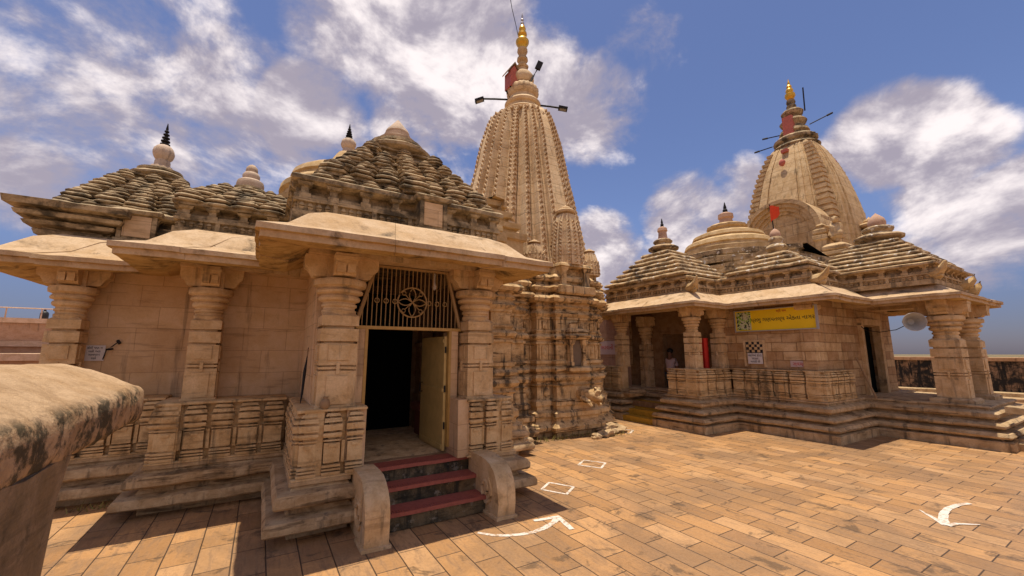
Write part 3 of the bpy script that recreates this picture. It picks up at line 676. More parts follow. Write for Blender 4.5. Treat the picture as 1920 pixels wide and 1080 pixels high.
for sg in (-1, 1): gr.tube([(1.90 + sg * .80, 6.06, 2.485), (1.90 + sg * .56, 6.06, 3.37)], .03, 6)
circ = lambda cx, cz, r, n=28: [(cx + r * math.cos(2 * math.pi * i / n), 6.045, cz + r * math.sin(2 * math.pi * i / n)) for i in range(n)]
gr.tube(circ(1.90, 2.86, .225), .012, 6, True)
for k in range(8):
    a = k * math.pi / 4; ca, sa = math.cos(a), math.sin(a)
    for sg in (-1, 1):
        if k % 2 == 0: gr.tube([(1.90 + ca * t - sa * sg * .05 * math.sin(math.pi * t / .22), 6.045, 2.86 + sa * t + ca * sg * .05 * math.sin(math.pi * t / .22)) for t in [.22 * i / 8 for i in range(9)]], .008, 5)
    if k % 2 == 1:
        gr.tube([(1.90, 6.045, 2.86), (1.90 + ca * .16, 6.045, 2.86 + sa * .16)], .007, 5); gr.tube(circ(1.90 + ca * .185, 2.86 + sa * .185, .028, 10), .007, 5, True)
for sg in (-1, 1):
    for k in range(3): gr.tube(circ(1.90 + sg * (.265 + k * .13), 2.86, .033, 12), .008, 5, True)
gr.build('grille', 'grille', LT)
# steps and volute side stones
for k, (yy, zt) in enumerate(((5.16, .215), (5.45, .415), (5.75, .60))):
    st_ = MB(); st_.box(1.34, 2.76, yy + .025, yy + .36, zt - .205, zt - .045, dens=.15); so_ = st_.build('step', 'riser', LT, amp=.008)
    tr = MB(); tr.box(1.33, 2.77, yy, yy + .31, zt - .043, zt, dens=.12)
    for i in range(44): tr.box(1.345 + i * .0325, 1.360 + i * .0325, yy + .004, yy + .10, zt - .001, zt + .006)
    tr.build('tread', 'tread', so_, amp=.004)
for (x0, x1) in ((1.10, 1.36), (2.73, 2.99)):
    v = MB(); pts = [(4.86, 0), (4.83, .18), (4.83, .34), (4.87, .46), (4.95, .56), (5.06, .63), (5.18, .665), (5.36, .68), (5.72, .68), (5.72, 0)]
    v.prism(pts, 'x', x0, x1, 6)
    v.tube([(x0 - .005, 5.16 + .16 * (1 - t * .8) * math.cos(5.5 * t * math.pi / 2 + 2.2), .30 + .20 * (1 - t * .8) * math.sin(5.5 * t * math.pi / 2 + 2.2)) for t in [i / 30 for i in range(31)]], .022, 5)
    v.prism([(4.815, 0), (4.815, .035), (5.2, .035), (5.2, 0)], 'x', x0 - .03, x1 + .02, 3)
    v.build('volute_stone', 'tan', LT, amp=.012, freq=4)
# roofs
attic('attic_band', [(.25, 6.05), (3.35, 6.05), (3.35, 9.0), (.25, 9.0)], 3.88, 4.54, LT, niches=[(1.90, 2.34, 5.86, 6.3)])
samvarana(1.87, 7.27, 1.42, 1.16, 4.52, 5.70, LT, tiers=6, tip='knob', r_top=.54)
attic('attic_band', [(-1.25, 7.75), (.40, 7.75), (.40, 9.2), (-1.25, 9.2)], 3.88, 4.44, LT, over=.07)
samvarana(-.42, 8.45, .78, .68, 4.40, 4.92, LT, tiers=4, tip='ring', r_top=.26)
at = [(-3.05, 9.1), (-.95, 9.1), (-.95, 12.0), (-3.05, 12.0)]
attic('attic_band', at, 3.86, 4.50, LT, niches=[(-2.22, -1.72, 8.95, 9.4)])
b = MB(); b.rect(-3.06, -2.42, 9.04, 11.9, [(.0, 3.88), (.08, 3.92), (.10, 3.98), (.02, 4.0), (.02, 4.03), (.17, 4.05), (.20, 4.11), (.10, 4.13), (.10, 4.16), (.27, 4.18), (.29, 4.24), (.20, 4.26), (.20, 4.28), (.36, 4.31), (.38, 4.40), (.30, 4.43), (0, 4.47)], dens=.2)
b.build('cornice', 'roof', LT, amp=.028, freq=5.0, smooth=25)
samvarana(-2.04, 10.35, 1.02, 1.08, 4.46, 5.55, LT, tiers=6, tip='ball', r_top=.40)
b = MB(); b.rect(-.6, 3.9, 9.2, 13.6, [(0, 3.9), (0, 4.6), (.10, 4.66), (.10, 4.78), (-.1, 4.82), (-.3, 5.0), (-.3, 5.1), (-.6, 5.22), (-.6, 5.30), (-.9, 5.36)], dens=.25)
for k in range(2):
    for i in range(12):
        bell(b, -.55 + .28 * k + i * (4.4 - .56 * k) / 11, 9.25 + k * .28, 4.74 + k * .29, .40); bell(b, -.55 + .28 * k, 9.25 + .28 * k + i * .3, 4.74 + k * .29, .40)
b.build('hall_roof', 'roof', LT, amp=.015)
d_ = MB(); d_.lathe(1.6, 11.4, [(1.85, 5.1), (1.85, 5.45), (1.62, 5.5), (1.720, 5.680), (1.737, 5.800), (1.505, 5.880), (1.479, 6.080), (1.565, 6.140), (1.548, 6.280), (1.428, 6.400), (1.290, 6.460), (1.290, 6.540), (1.342, 6.580), (1.290, 6.720), (1.075, 6.860), (0.774, 6.940), (0.602, 6.960), (0.619, 7.040), (0.533, 7.140), (0.450, 7.200), (0.300, 7.460), (0.260, 7.520)], n=48)
dm = d_.build('dome', 'dome', LT, amp=.012)
finial(1.6, 11.4, 7.50, .22, 'ball', dm, .80)
# stepped slab roof joining the hall to the spire
b = MB(); b.rect(3.5, 5.5, 8.5, 12.6, [(0, 3.7), (0, 4.9), (.08, 4.95), (.08, 5.1), (-.15, 5.12), (-.15, 5.22), (-.04, 5.26), (-.04, 5.40), (-.3, 5.43), (-.3, 5.55), (-.2, 5.58), (-.2, 5.72), (-.5, 5.76), (-.5, 5.88), (-.4, 5.92), (-.4, 6.06), (-.7, 6.1)], dens=.25)
b.rect(3.75, 4.6, 8.0, 8.6, [(0, 3.7), (0, 4.62), (.08, 4.66), (.08, 4.78), (-.1, 4.82), (-.1, 4.9), (.02, 4.93), (.0, 5.06), (-.2, 5.1)], dens=.2)
b.build('antechamber_roof', 'dome', LT, amp=.02)
TB = [(.10, 0), (.10, .10), (.30, .16), (.34, .26), (.22, .36), (.16, .40), (.16, .46), (.24, .50), (.24, .60), (.10, .66), (.10, .74), (.15, .78), (.15, .88), (.07, .92), (.05, .96), (.05, 1.24), (.12, 1.28), (.04, 1.31), (.04, 1.36), (.14, 1.40), (.18, 1.47), (.12, 1.54), (.02, 1.56), (.02, 1.60),
      (.12, 1.63), (.15, 1.69), (.10, 1.74), (.02, 1.76), (.02, 1.80), (.08, 1.83), (.08, 1.90), (0, 1.92), (0, 2.32), (.05, 2.34), (.05, 2.38), (.0, 2.40), (.0, 2.44), (.10, 2.47), (.13, 2.53), (.08, 2.58), (.02, 2.60), (.02, 2.64), (.05, 2.66), (.05, 2.70), (-.01, 2.72), (-.01, 2.98), (.03, 3.0), (.03, 3.05), (.08, 3.08),
      (.12, 3.14), (.06, 3.2), (.0, 3.22), (.0, 3.26), (.1, 3.32), (.02, 3.38), (.02, 3.42), (.22, 3.46), (.28, 3.54), (.20, 3.62), (.04, 3.64), (.02, 3.70), (.16, 3.76), (.20, 3.84), (.12, 3.92), (.0, 3.94), (.0, 4.0), (.12, 4.04), (.16, 4.12), (.06, 4.20), (-.02, 4.22), (-.02, 4.40), (-.12, 4.42)]
b = MB(); b.sweep([(3.46, 7.95), (3.95, 7.95), (3.95, 7.85), (4.15, 7.85), (4.15, 7.70), (4.65, 7.70), (4.65, 7.95), (4.8, 7.95), (4.8, 8.5), (5.5, 8.5), (5.5, 12.5), (3.46, 12.5)], [(o * .8, z) for (o, z) in TB if z < 3.95], dens=.2)
b.build('carved_wall', 'towerbase', LT, amp=.009, freq=5)
TC = (7.19, 11.1)
OC = [(.45, 2.5), (.45, 2.32), (.85, 2.32), (.85, 2.02), (1.2, 2.02), (1.2, 1.62), (1.62, 1.62)]
OCB = [(.58, 2.47), (.58, 2.27), (1.06, 2.27), (1.06, 1.98), (1.40, 1.98), (1.40, 1.62), (1.62, 1.62)]
tp = [(TC[0] + x, TC[1] + y) for (x, y) in octant_poly(OCB)]
b = MB(); b.sweep(tp, [(o * .8, z) for (o, z) in TB], dens=.16)
for (dx, dy) in ((-.82, -2.27), (.82, -2.27), (-1.23, -1.98), (1.23, -1.98)):   # figures and niches on the facets
    X, Y = TC[0] + dx, TC[1] + dy
    for q in (-.15, .15): b.box(X + q - .03, X + q + .03, Y - .03, Y + .05, 1.93, 2.33); b.box(X + q - .03, X + q + .03, Y - .03, Y + .05, 2.71, 2.97)
    b.box(X - .09, X + .09, Y - .03, Y + .05, 1.95, 2.28); b.blob((X, Y - .02, 2.1), .07, 2, (1, .6, 1.6), .4)
    b.blob((X, Y - .07, 1.10), .085, 2, (1, .6, 1.3), .5); b.box(X - .07, X + .07, Y - .04, Y + .05, 2.74, 2.93); b.blob((X, Y - .03, 2.84), .05, 2, (1, .6, 1.4), .5)
for p in densify(tp, .17):                 # carved frieze of little figures
    b.blob((p[0], p[1], 1.10), .055, 1, (.8, .8, 1.7), .4)
b.build('spire_base', 'towerbase', LT, amp=.009, freq=5)
# niche pavilion on the central offset
b = MB(); X, Y = TC[0], TC[1] - 2.5
for sg in (-1, 1): b.rect(X + sg * .22 - .05, X + sg * .22 + .05, Y - .16, Y - .04, [(.02, 1.76), (.02, 1.86), (0, 1.88), (0, 2.3), (.03, 2.33), (.05, 2.42), (.05, 2.44)])
b.rect(X - .30, X + .30, Y - .20, Y + .02, [(0, 2.45), (.05, 2.48), (.08, 2.56), (0, 2.6), (-.02, 2.62), (.02, 2.66), (-.02, 2.74), (-.08, 2.76), (-.08, 2.9), (-.16, 2.92)]); b.rect(X - .30, X + .30, Y - .20, Y + .02, [(0, 1.6), (.06, 1.64), (.06, 1.72), (0, 1.76)])
b.build('niche', 'towerbase', LT, amp=.014, freq=4)
MB().box(X - .165, X + .165, Y - .10, Y - .02, 1.77, 2.44).build('niche_shade_panel', plain('painted_niche_shade', (.17, .12, .08), .9), LT)  # solid brown panel, the niche's shade put into its colour
b = MB()
for sg in (-1, 1): b.rect(X + sg * .40 - .09, X + sg * .40 + .09, Y - .14, Y + .02, [(.02, 3.9), (0, 3.95), (0, 4.3), (.03, 4.34), (.05, 4.40)])
b.rect(X - .55, X + .55, Y - .2, Y + .3, [(0, 3.66), (.05, 3.7), (.05, 3.88), (0, 3.9)]); b.rect(X - .52, X + .52, Y - .16, Y + .3, [(0, 4.4), (.05, 4.43), (.03, 4.5), (-.05, 4.54)])
b.build('balcony', 'towerbase', LT, amp=.014, freq=4)
CV = [(4.40, .97), (5.2, .90), (6.0, .845), (6.8, .775), (7.5, .71), (8.1, .66), (8.7, .615), (9.2, .565), (9.7, .50), (10.0, .45), (10.22, .385)]
OCS = [(.45, 2.5), (.45, 2.30), (.53, 2.30), (.53, 2.20), (.60, 2.20), (.60, 2.32), (.85, 2.32), (.85, 2.02), (.93, 2.02), (.93, 1.90), (.99, 1.90), (.99, 2.02), (1.2, 2.02), (1.2, 1.62), (1.30, 1.62), (1.30, 1.54), (1.35, 1.54), (1.35, 1.62), (1.62, 1.62)]
sp = shikhara(TC[0], TC[1], OCS, CV, LT, 'tower', [(.36, 2.5, .12), (.73, 2.32, .13), (1.10, 2.02, .13), (1.48, 1.62, .14)], step=.19)
b = MB()
for k in range(28):
    a = 2 * math.pi * k / 28; b.blob((TC[0] + .92 * math.cos(a), TC[1] + .92 * math.sin(a), 10.12), .12, 1, (1, 1, .7))
b.lathe(TC[0], TC[1], [(.88, 10.02), (.95, 10.08), (.92, 10.17), (.80, 10.24), (.76, 10.30), (.78, 10.35), (.70, 10.42), (.62, 10.48), (.56, 10.54), (.56, 10.62), (.62, 10.66), (.64, 10.74), (.58, 10.82), (.50, 10.86), (.46, 10.94), (.46, 11.02), (.55, 11.08), (.58, 11.20), (.57, 11.32), (.48, 11.42), (.36, 11.46), (.32, 11.52), (.36, 11.58), (.41, 11.70), (.40, 11.84), (.31, 11.97), (.20, 12.06), (.16, 12.12), (.17, 12.22)], n=40, flute=(20, .08, 11.03, 11.43))
for k in range(4):
    a = k * math.pi / 2; b.blob((TC[0] + 1.0 * math.cos(a), TC[1] + 1.0 * math.sin(a), 9.85), .22, 2, (1, 1, 1.2), .5)
cr = b.build('spire_crown', 'tower', sp)
MB().lathe(TC[0], TC[1], [(.19, 12.200), (.22, 12.268), (.14, 12.336), (.13, 12.426), (.20, 12.516), (.19, 12.607), (.13, 12.675), (.14, 12.765), (.19, 12.878), (.18, 12.968), (.14, 13.014)], n=20).build('vase_stem', 'tower2', cr)
MB().lathe(TC[0], TC[1], [(.14, 12.991), (.15, 13.081), (.20, 13.149), (.24, 13.240), (.24, 13.307), (.18, 13.398), (.12, 13.420), (.12, 13.488), (.17, 13.556), (.16, 13.646), (.10, 13.692), (.10, 13.737), (.13, 13.805), (.10, 13.918), (.06, 13.963), (.05, 14.008)], n=20).build('gilded_finial', 'gold', cr)
MB().lathe(TC[0], TC[1], [(.05, 13.985), (.07, 14.053), (.03, 14.121), (.06, 14.189), (.025, 14.257), (.04, 14.324), (.008, 14.483)], n=12).build('finial_tip', 'galv', cr)
mini_spire(TC[0] - .05, TC[1] - 2.32, 4.5, 6.30, .42, LT)
mini_spire(TC[0] - 1.0, TC[1] - 2.1, 4.35, 5.2, .27, LT)
mini_spire(TC[0] + 1.0, TC[1] - 2.1, 4.35, 5.2, .27, LT)
mini_spire(5.35, 9.3, 4.3, 5.9, .5, LT)
mini_spire(TC[0] + 2.2, TC[1], 4.4, 6.2, .6, LT)
# water spout in the shape of a crouching beast
b = MB(); X, Y = 7.35, 8.5
b.tube([(X, Y + .2, 1.0), (X + .05, Y - .05, 1.04), (X + .12, Y - .3, 1.02), (X + .16, Y - .48, .96), (X + .17, Y - .62, .92)], [.16, .19, .16, .12, .07], 10)
b.blob((X + .14, Y - .42, 1.08), .13, 2, (1, 1, .9), .4); b.blob((X + .08, Y - .42, 1.19), .05, 1); b.blob((X + .22, Y - .40, 1.18), .05, 1)
b.tube([(X - .1, Y - .1, .95), (X - .06, Y - .3, .86), (X - .02, Y - .36, .76)], [.09, .07, .05], 8); b.tube([(X + .22, Y - .05, .95), (X + .28, Y - .28, .86), (X + .3, Y - .34, .76)], [.09, .07, .05], 8)
b.build('water_spout', 'towerbase', LT, amp=.02, freq=7)

# ================================================================== RIGHT TEMPLE
RT = thing('banded_roof_temple', 'far tan stone temple with banded slab roofs, yellow banner and broad smooth spire', 'temple', (14.5, 8.5, 0))
PF = .92
plan2 = [(10.3, 8.15), (10.3, 7.1), (11.85, 7.1), (11.85, 4.75), (14.1, 4.75), (14.1, 2.52), (16.8, 2.52), (16.8, 4.75), (18, 4.75), (18, 13.2), (11.85, 13.2), (11.85, 11.1), (10.3, 11.1), (10.3, 10.0), (11.3, 10.0), (11.3, 8.15)]
PM = [(.32, 0), (.32, .19), (.29, .20), (.17, .21), (.17, .245), (.30, .255), (.33, .30), (.29, .37), (.15, .385), (.08, .43), (.20, .445), (.25, .48), (.25, .52), (.19, .57), (.05, .585), (.01, .635), (.11, .65), (.15, .69), (.15, .76), (.10, .80), (.0, .815), (-.02, .86), (.03, .87), (.03, .90), (0, .92)]
MB().sweep(plan2, PM, dens=.3).build('plinth', 'plinth', RT, amp=.013, freq=3)
for (a, c) in (((10.3, 8.12), (10.3, 7.12)), ((10.3, 7.1), (11.85, 7.1)), ((11.85, 7.08), (11.85, 4.77)), ((11.85, 4.75), (13.6, 4.75)), ((10.3, 11.1), (10.3, 10.02))): vedika('balustrade', a, c, PF, 1.66, RT, unit=.36, depth=.4)
MB().box(10.42, 10.7, 10.0, 10.25, PF, 1.7, dens=.2).build('pier_block', 'tan', RT, amp=.02)
MB().box(10.42, 11.2, 8.12, 8.16, PF, 1.2, dens=.2).build('pier_block', 'tan', RT, amp=.01)
for k in range(2): MB().rect(10.32, 11.0, 9.9 - .3 * k, 9.98 - .02 * k, [(0, .6 + .1 * k), (.05, .7 + .1 * k), (0, .8 + .1 * k)], dens=.2).build('rough_ledge', 'plinth', RT, amp=.02)
wl = MB(); wl.box(12.0, 12.4, 4.95, 7.6, 1.62, 3.75, dens=.4); wl.box(12.4, 14.9, 4.96, 5.3, .9, 3.75, dens=.4); wl.box(14.88, 16.37, 4.97, 5.3, 2.9, 3.75); wl.box(16.35, 17.4, 4.96, 5.3, .9, 3.75, dens=.4); wl.box(17.2, 17.5, 5.28, 13, .9, 3.75)
wl.rect(11.94, 12.3, 4.89, 5.2, [(0, 1.66), (0, 3.2), (.06, 3.24), (.06, 3.4)], dens=.3)
wl.build('wall', 'block', RT, amp=.01)
MB().box(12.01, 12.4, 11.0, 13.0, 1.62, 3.75, dens=.4).build('wall', 'block', RT, amp=.01)
wl = MB(); wl.box(12.05, 12.3, 7.6, 8.75, PF, 3.75); wl.box(12.05, 12.3, 9.6, 11.2, PF, 3.75); wl.box(12.05, 12.3, 8.75, 9.6, 2.75, 3.75); wl.box(14.5, 14.7, 5, 12, .9, 3.7)
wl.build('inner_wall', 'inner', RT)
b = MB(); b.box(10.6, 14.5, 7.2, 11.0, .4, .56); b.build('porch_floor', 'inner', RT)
for k, (x0, z0_, z1_) in enumerate(((10.02, 0, .16), (10.32, .0, .34), (10.62, .0, .56))):
    st_ = MB(); st_.box(x0, x0 + .4, 8.22, 9.98, z0_, z1_, dens=.3); st_.build('step', 'ochre', RT, amp=.012)
for (x_, y_, z_, w_) in ((10.62, 7.42, 1.65, .34), (10.62, 10.15, 1.65, .34), (11.9, 7.42, 1.65, .34), (11.9, 10.2, .92, .34)): pillar(x_, y_, z_, 3.40, RT, w=w_, bracket=.36, ring=.26)
for (x_, y_) in ((14.55, 3.10), (16.35, 3.10)): pillar(x_, y_, .98, 3.40, RT, w=.54, bracket=.52, ring=.37)
for (x_, y_) in ((14.55, 3.10), (16.35, 3.10)): MB().rect(x_ - .36, x_ + .36, y_ - .36, y_ + .36, [(.03, .9), (.03, 1.0), (-.02, 1.04)], dens=.2).build('pillar_base', 'plinth', RT, amp=.02)
b = MB(); b.box(10.42, 10.86, 7.2, 10.5, 3.395, 3.6, dens=.4); b.box(10.86, 12.2, 7.22, 7.6, 3.39, 3.6); b.build('lintel_beam', 'tan', RT, amp=.01); b = MB(); b.box(14.2, 16.9, 2.95, 3.35, 3.395, 3.6, dens=.4); b.build('lintel_beam', 'tan', RT, amp=.01)
for x_ in (14.25, 16.1): MB().box(x_, x_ + .5, 3.35, 5, 3.392, 3.598).build('lintel_beam', 'tan', RT, amp=.01)
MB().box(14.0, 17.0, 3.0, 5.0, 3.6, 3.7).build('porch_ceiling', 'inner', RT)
# side doorway
b = MB(); b.box(14.86, 15.02, 4.86, 5.05, .9, 2.95); b.box(16.2, 16.38, 4.86, 5.05, .9, 2.95); b.box(14.86, 16.38, 4.85, 5.06, 2.92, 3.1); b.build('door_frame', 'tan', RT)
MB().box(15.02, 16.2, 5.12, 5.16, .9, 2.92).build('doorway_panel', 'openingshade', RT)  # black sheet painting the shade inside the open doorway, not a leaf
ep2 = [(10.4, 10.9), (10.4, 7.3), (11.95, 7.3), (11.95, 4.75), (14.2, 4.75), (14.2, 3.14), (17.0, 3.14), (17.0, 4.75), (17.8, 4.75), (17.8, 13.0), (11.95, 13.0), (11.95, 10.9)]
eave_ring('eave', ep2, RT, z_in=3.86, z_lip=3.50, over=.62, th=.065, amp=.010)
MB().sweep(ep2, [(-.1, 3.72), (-.1, 3.79)]).build('roof_deck', 'roof', RT)
attic('attic_band', [(10.5, 10.7), (10.5, 7.4), (12.9, 7.4), (12.9, 10.7)], 3.80, 4.36, RT, mat='plinth', over=.08)
attic('attic_band', [(12.05, 7.4), (12.05, 4.9), (14.0, 4.9), (14.0, 7.4)], 3.80, 4.38, RT, mat='plinth', over=.08)
attic('attic_band', [(13.9, 4.9), (13.9, 3.05), (16.9, 3.05), (16.9, 4.9)], 3.78, 4.34, RT, mat='plinth', over=.16)
def slabs(name, cx, cy, hx, hy, z0, z1, rx, n, tip_r, tip):
    b = MB(); dz = (z1 - z0) / n
    for k in range(n):
        f = k / n; ax = hx + (rx - hx) * f; ay = hy + (rx - hy) * f; z = z0 + dz * k
        b.rect(cx - ax, cx + ax, cy - ay, cy + ay, [(-.10, z - .02), (-.10, z + dz * .25), (0, z + dz * .30), (.02, z + dz * .6), (-.03, z + dz * .95), (-.14, z + dz)], dens=.22)
        for i in range(int(4 + 6 * (1 - f))):          # pale chipped ends of slabs
            t = random.uniform(-.92, .92); s_ = random.choice((0, 1))
            c = (cx - ax - .005, cy + t * ay) if s_ else (cx + t * ax, cy - ay - .005)
    b.lathe(cx, cy, [(rx * 1.02, z1 - .04), (rx * .86, z1), (rx * .86, z1 + .06), (rx * .95, z1 + .09), (rx * 1.3, z1 + .15), (rx * 1.32, z1 + .20), (rx * 1.1, z1 + .26), (rx * .75, z1 + .30), (rx * .68, z1 + .34), (rx * .7, z1 + .36), (rx * .85, z1 + .41), (rx * .84, z1 + .47), (rx * .62, z1 + .52), (rx * .5, z1 + .53)], n=36, flute=(26, .08, z1 + .37, z1 + .5))
    o = b.build(name, 'slab', RT, amp=.022, freq=2.4)
    f_ = MB(); z = z1 + .52; r = tip_r
    if tip == 'bud': f_.lathe(cx, cy, [(r * .9, z - .02), (r, z + r * .3), (r * 1.02, z + r * .7), (r * .86, z + r * 1.2), (r * .5, z + r * 1.6), (r * .12, z + r * 1.95), (.01, z + r * 2.05)], n=24).build('finial', 'pink', o)
    else:
        ff = f_.lathe(cx, cy, [(r * 1.0, z - .02), (r * .86, z + .12), (r * .80, z + .26), (r * 1.0, z + .30), (r * .9, z + .40), (r * .6, z + .44), (r * .3, z + .46)], n=24).build('finial', 'pink', o)
        MB().lathe(cx, cy, [(r * .38, z + .45), (r * .30, z + .50), (r * .34, z + .54), (r * .2, z + .58), (r * .22, z + .62), (.01, z + .76)], n=12).build('spindle', 'iron', ff)
    return o
slabs('banded_roof', 11.62, 9.0, 1.25, 1.62, 4.36, 5.48, .38, 7, .17, 'spindle')
slabs('banded_roof', 15.25, 4.30, 1.40, 1.32, 4.34, 5.25, .44, 7, .21, 'bud')
slabs('banded_roof', 12.8, 5.95, .85, 1.1, 4.38, 4.98, .22, 4, .14, 'bud')
b = MB(); b.rect(12.6, 18.0, 5.2, 12.4, [(0, 3.9), (0, 4.3), (.1, 4.33), (.1, 4.44), (-.12, 4.48), (.0, 4.52), (.0, 4.66), (-.35, 4.70), (-.25, 4.74), (-.25, 4.88), (-.60, 4.92), (-.5, 4.96), (-.5, 5.10), (-.85, 5.14), (-.75, 5.18), (-.75, 5.32), (-1.1, 5.36)], dens=.3)
b.lathe(15.05, 8.7, [(2.0, 5.2), (2.0, 5.42), (1.85, 5.46), (1.9, 5.50), (1.9, 5.66), (1.7, 5.72)], n=40)
b.build('hall_roof', 'slab', RT, amp=.025)
b = MB(); b.lathe(15.05, 8.7, [(1.748, 5.7), (1.748, 5.86), (1.558, 5.92), (1.520, 6.02), (1.566, 6.06), (1.520, 6.2), (1.330, 6.30), (1.216, 6.34), (1.262, 6.40), (1.216, 6.52), (0.988, 6.62), (0.760, 6.66), (0.623, 6.70), (0.623, 6.78), (0.722, 6.84), (0.722, 6.92), (0.547, 7.0), (0.342, 7.04), (0.258, 7.06)], n=48, flute=(34, .06, 6.8, 6.95))
dm2 = b.build('dome', 'dome', RT, amp=.014)
b = MB(); b.lathe(15.05, 8.7, [(0.274, 7.04), (0.236, 7.16), (0.220, 7.24), (0.274, 7.30), (0.266, 7.44), (0.167, 7.50), (0.106, 7.52)], n=24); f2 = b.build('finial', 'pink', dm2)
MB().lathe(15.05, 8.7, [(0.106, 7.5), (0.084, 7.58), (0.091, 7.62), (0.053, 7.68), (0.061, 7.72), (0.008, 7.95)], n=12).build('spindle', 'iron', f2)
# horned corner stones on the eaves
for (x_, y_, z_, dx, dy) in ((10.5, 7.25, 3.98, -.22, -.30), (12.1, 4.75, 3.98, -.22, -.32), (14.0, 3.05, 4.04, -.18, -.26), (16.4, 3.0, 3.97, .06, -.20), (17.0, 3.0, 3.84, .05, -.18)):
    b = MB(); b.tube([(x_ - dx * .6, y_ - dy * .6, z_ - .03), (x_, y_, z_), (x_ + dx * .55, y_ + dy * .55, z_ + .02), (x_ + dx * .95, y_ + dy * .95, z_ + .12), (x_ + dx * 1.2, y_ + dy * 1.2, z_ + .26)], [.15, .15, .12, .075, .02], 8)
    b.tube([(x_, y_, z_ - .02), (x_ + dx * .6, y_ + dy * .6, z_ - .10), (x_ + dx * .85, y_ + dy * .85, z_ - .08)], [.10, .07, .03], 7)
    b.build('corner_beast', 'dome', RT, amp=.02, freq=6)
# arch over the antechamber, facing the court
AX, AY, AZ = 17.4, 7.95, 6.78
b = MB()
for (r, x0) in ((1.46, 0.0), (1.31, .10), (1.17, .20), (1.04, .30), (.92, .36)):
    pts = [(AY + r * math.cos(a), AZ + r * math.sin(a)) for a in [math.pi * i / 28 for i in range(29)]]
    pts = [(AY + r, 4.9)] + pts + [(AY - r, 4.9)]
    inner = r - .16
    if r > 1.0:
        pin = [(AY - inner, 4.9)] + [(AY + inner * math.cos(a), AZ + inner * math.sin(a)) for a in [math.pi - math.pi * i / 28 for i in range(29)]] + [(AY + inner, 4.9)]
        b.prism(pts + pin, 'x', AX + x0, AX + 1.2)
    else: b.prism(pts, 'x', AX + x0, AX + 2.2)
b.box(17.72, 19.6, 6.55, 9.35, 4.6, 7.3, dens=.4); b.rect(17.3, 18.9, 6.35, 6.7, [(0, 5.4), (0, 6.2), (.06, 6.25), (.06, 6.4), (-.05, 6.45), (.03, 6.5), (.03, 6.62), (-.1, 6.7), (-.05, 6.8), (-.2, 6.95)], dens=.2)
b.rect(17.2, 18.9, 5.8, 6.4, [(.1, 5.2), (.1, 5.5), (0, 5.55), (.08, 5.6), (.08, 5.7), (0, 5.74), (.06, 5.8), (.06, 5.9), (-.06, 6.0)], dens=.2)
b.blob((17.5, 6.1, 6.45), .27, 3, (.9, .8, 1.4), .5); b.blob((17.4, 6.05, 6.9), .12, 2, (1, 1, 1), .3)
b.build('arch_gable', 'tower2', RT, amp=.015)
TC2 = (20.45, 8.22)
OC2 = [(a * .665, d * .665) for (a, d) in [(.95, 2.95), (.95, 2.82), (1.12, 2.82), (1.12, 2.90), (1.36, 2.90), (1.36, 2.78), (1.72, 2.78), (1.72, 2.62), (1.82, 2.62), (1.82, 2.52), (2.52, 2.52)]]
CV2 = [(4.2, 1.12), (5.5, 1.08), (6.6, 1.03), (7.4, 1.0), (8.0, .968), (8.65, .905), (9.4, .825), (10.0, .74), (10.5, .65), (10.9, .565), (11.2, .49), (11.42, .42), (11.55, .34)]
sp2 = shikhara(TC2[0], TC2[1], OC2, CV2, RT, 'tower2', [], grooves=[(1.235, 1.665, 1.676, .26)], sides=(0, 1, 3))
b = MB(); b.lathe(TC2[0], TC2[1], [(0.884, 11.38), (0.938, 11.46), (0.857, 11.54), (0.748, 11.58), (0.762, 11.66), (0.870, 11.74), (0.884, 11.86), (0.748, 11.96), (0.530, 12.0), (0.510, 12.14), (0.598, 12.22), (0.544, 12.36), (0.422, 12.42), (0.408, 12.56), (0.490, 12.64), (0.544, 12.76), (0.449, 12.88), (0.286, 12.94), (0.286, 13.02), (0.408, 13.12), (0.449, 13.26), (0.340, 13.38), (0.177, 13.44), (0.163, 13.50)], n=44, flute=(24, .06, 11.6, 11.95))
cr2 = b.build('spire_crown', 'roof', sp2)
MB().lathe(TC2[0], TC2[1], [(0.177, 13.46), (0.204, 13.60), (0.150, 13.70), (0.190, 13.80), (0.163, 13.92), (0.109, 13.96)], n=20).build('vase_stem', 'roof', cr2)
MB().lathe(TC2[0], TC2[1], [(0.109, 13.94), (0.163, 14.02), (0.218, 14.12), (0.204, 14.24), (0.122, 14.30), (0.163, 14.40), (0.136, 14.50), (0.088, 14.54), (0.116, 14.62), (0.082, 14.70), (0.048, 14.74), (0.061, 14.82), (0.034, 14.88), (0.007, 15.05)], n=20).build('gilded_finial', 'gold', cr2)
b = MB(); b.box(TC2[0] - .62, TC2[0] - .3, TC2[1] - .2, TC2[1] + .2, 12.0, 12.9); b.build('red_niche', 'redpaint', cr2)
MB().blob((TC2[0] - 1.50, TC2[1], 10.4), .13, 2, (.5, 1, 1.2), .3).build('red_boss', 'redpaint', sp2)
MB().box(TC2[0] - 1.22, TC2[0] - .9, TC2[1] - .13, TC2[1] + .13, 10.98, 11.12).build('red_boss', 'redpaint', sp2)
MB().blob((TC2[0] + .4, TC2[1] - 1.27, 10.3), .13, 2, (1, .5, 1.4), .3).build('red_boss', 'redpaint', sp2)
mini_spire(20.5, 6.0, 4.6, 7.5, .55, RT, 'tower2', sides=(0, 1, 3))
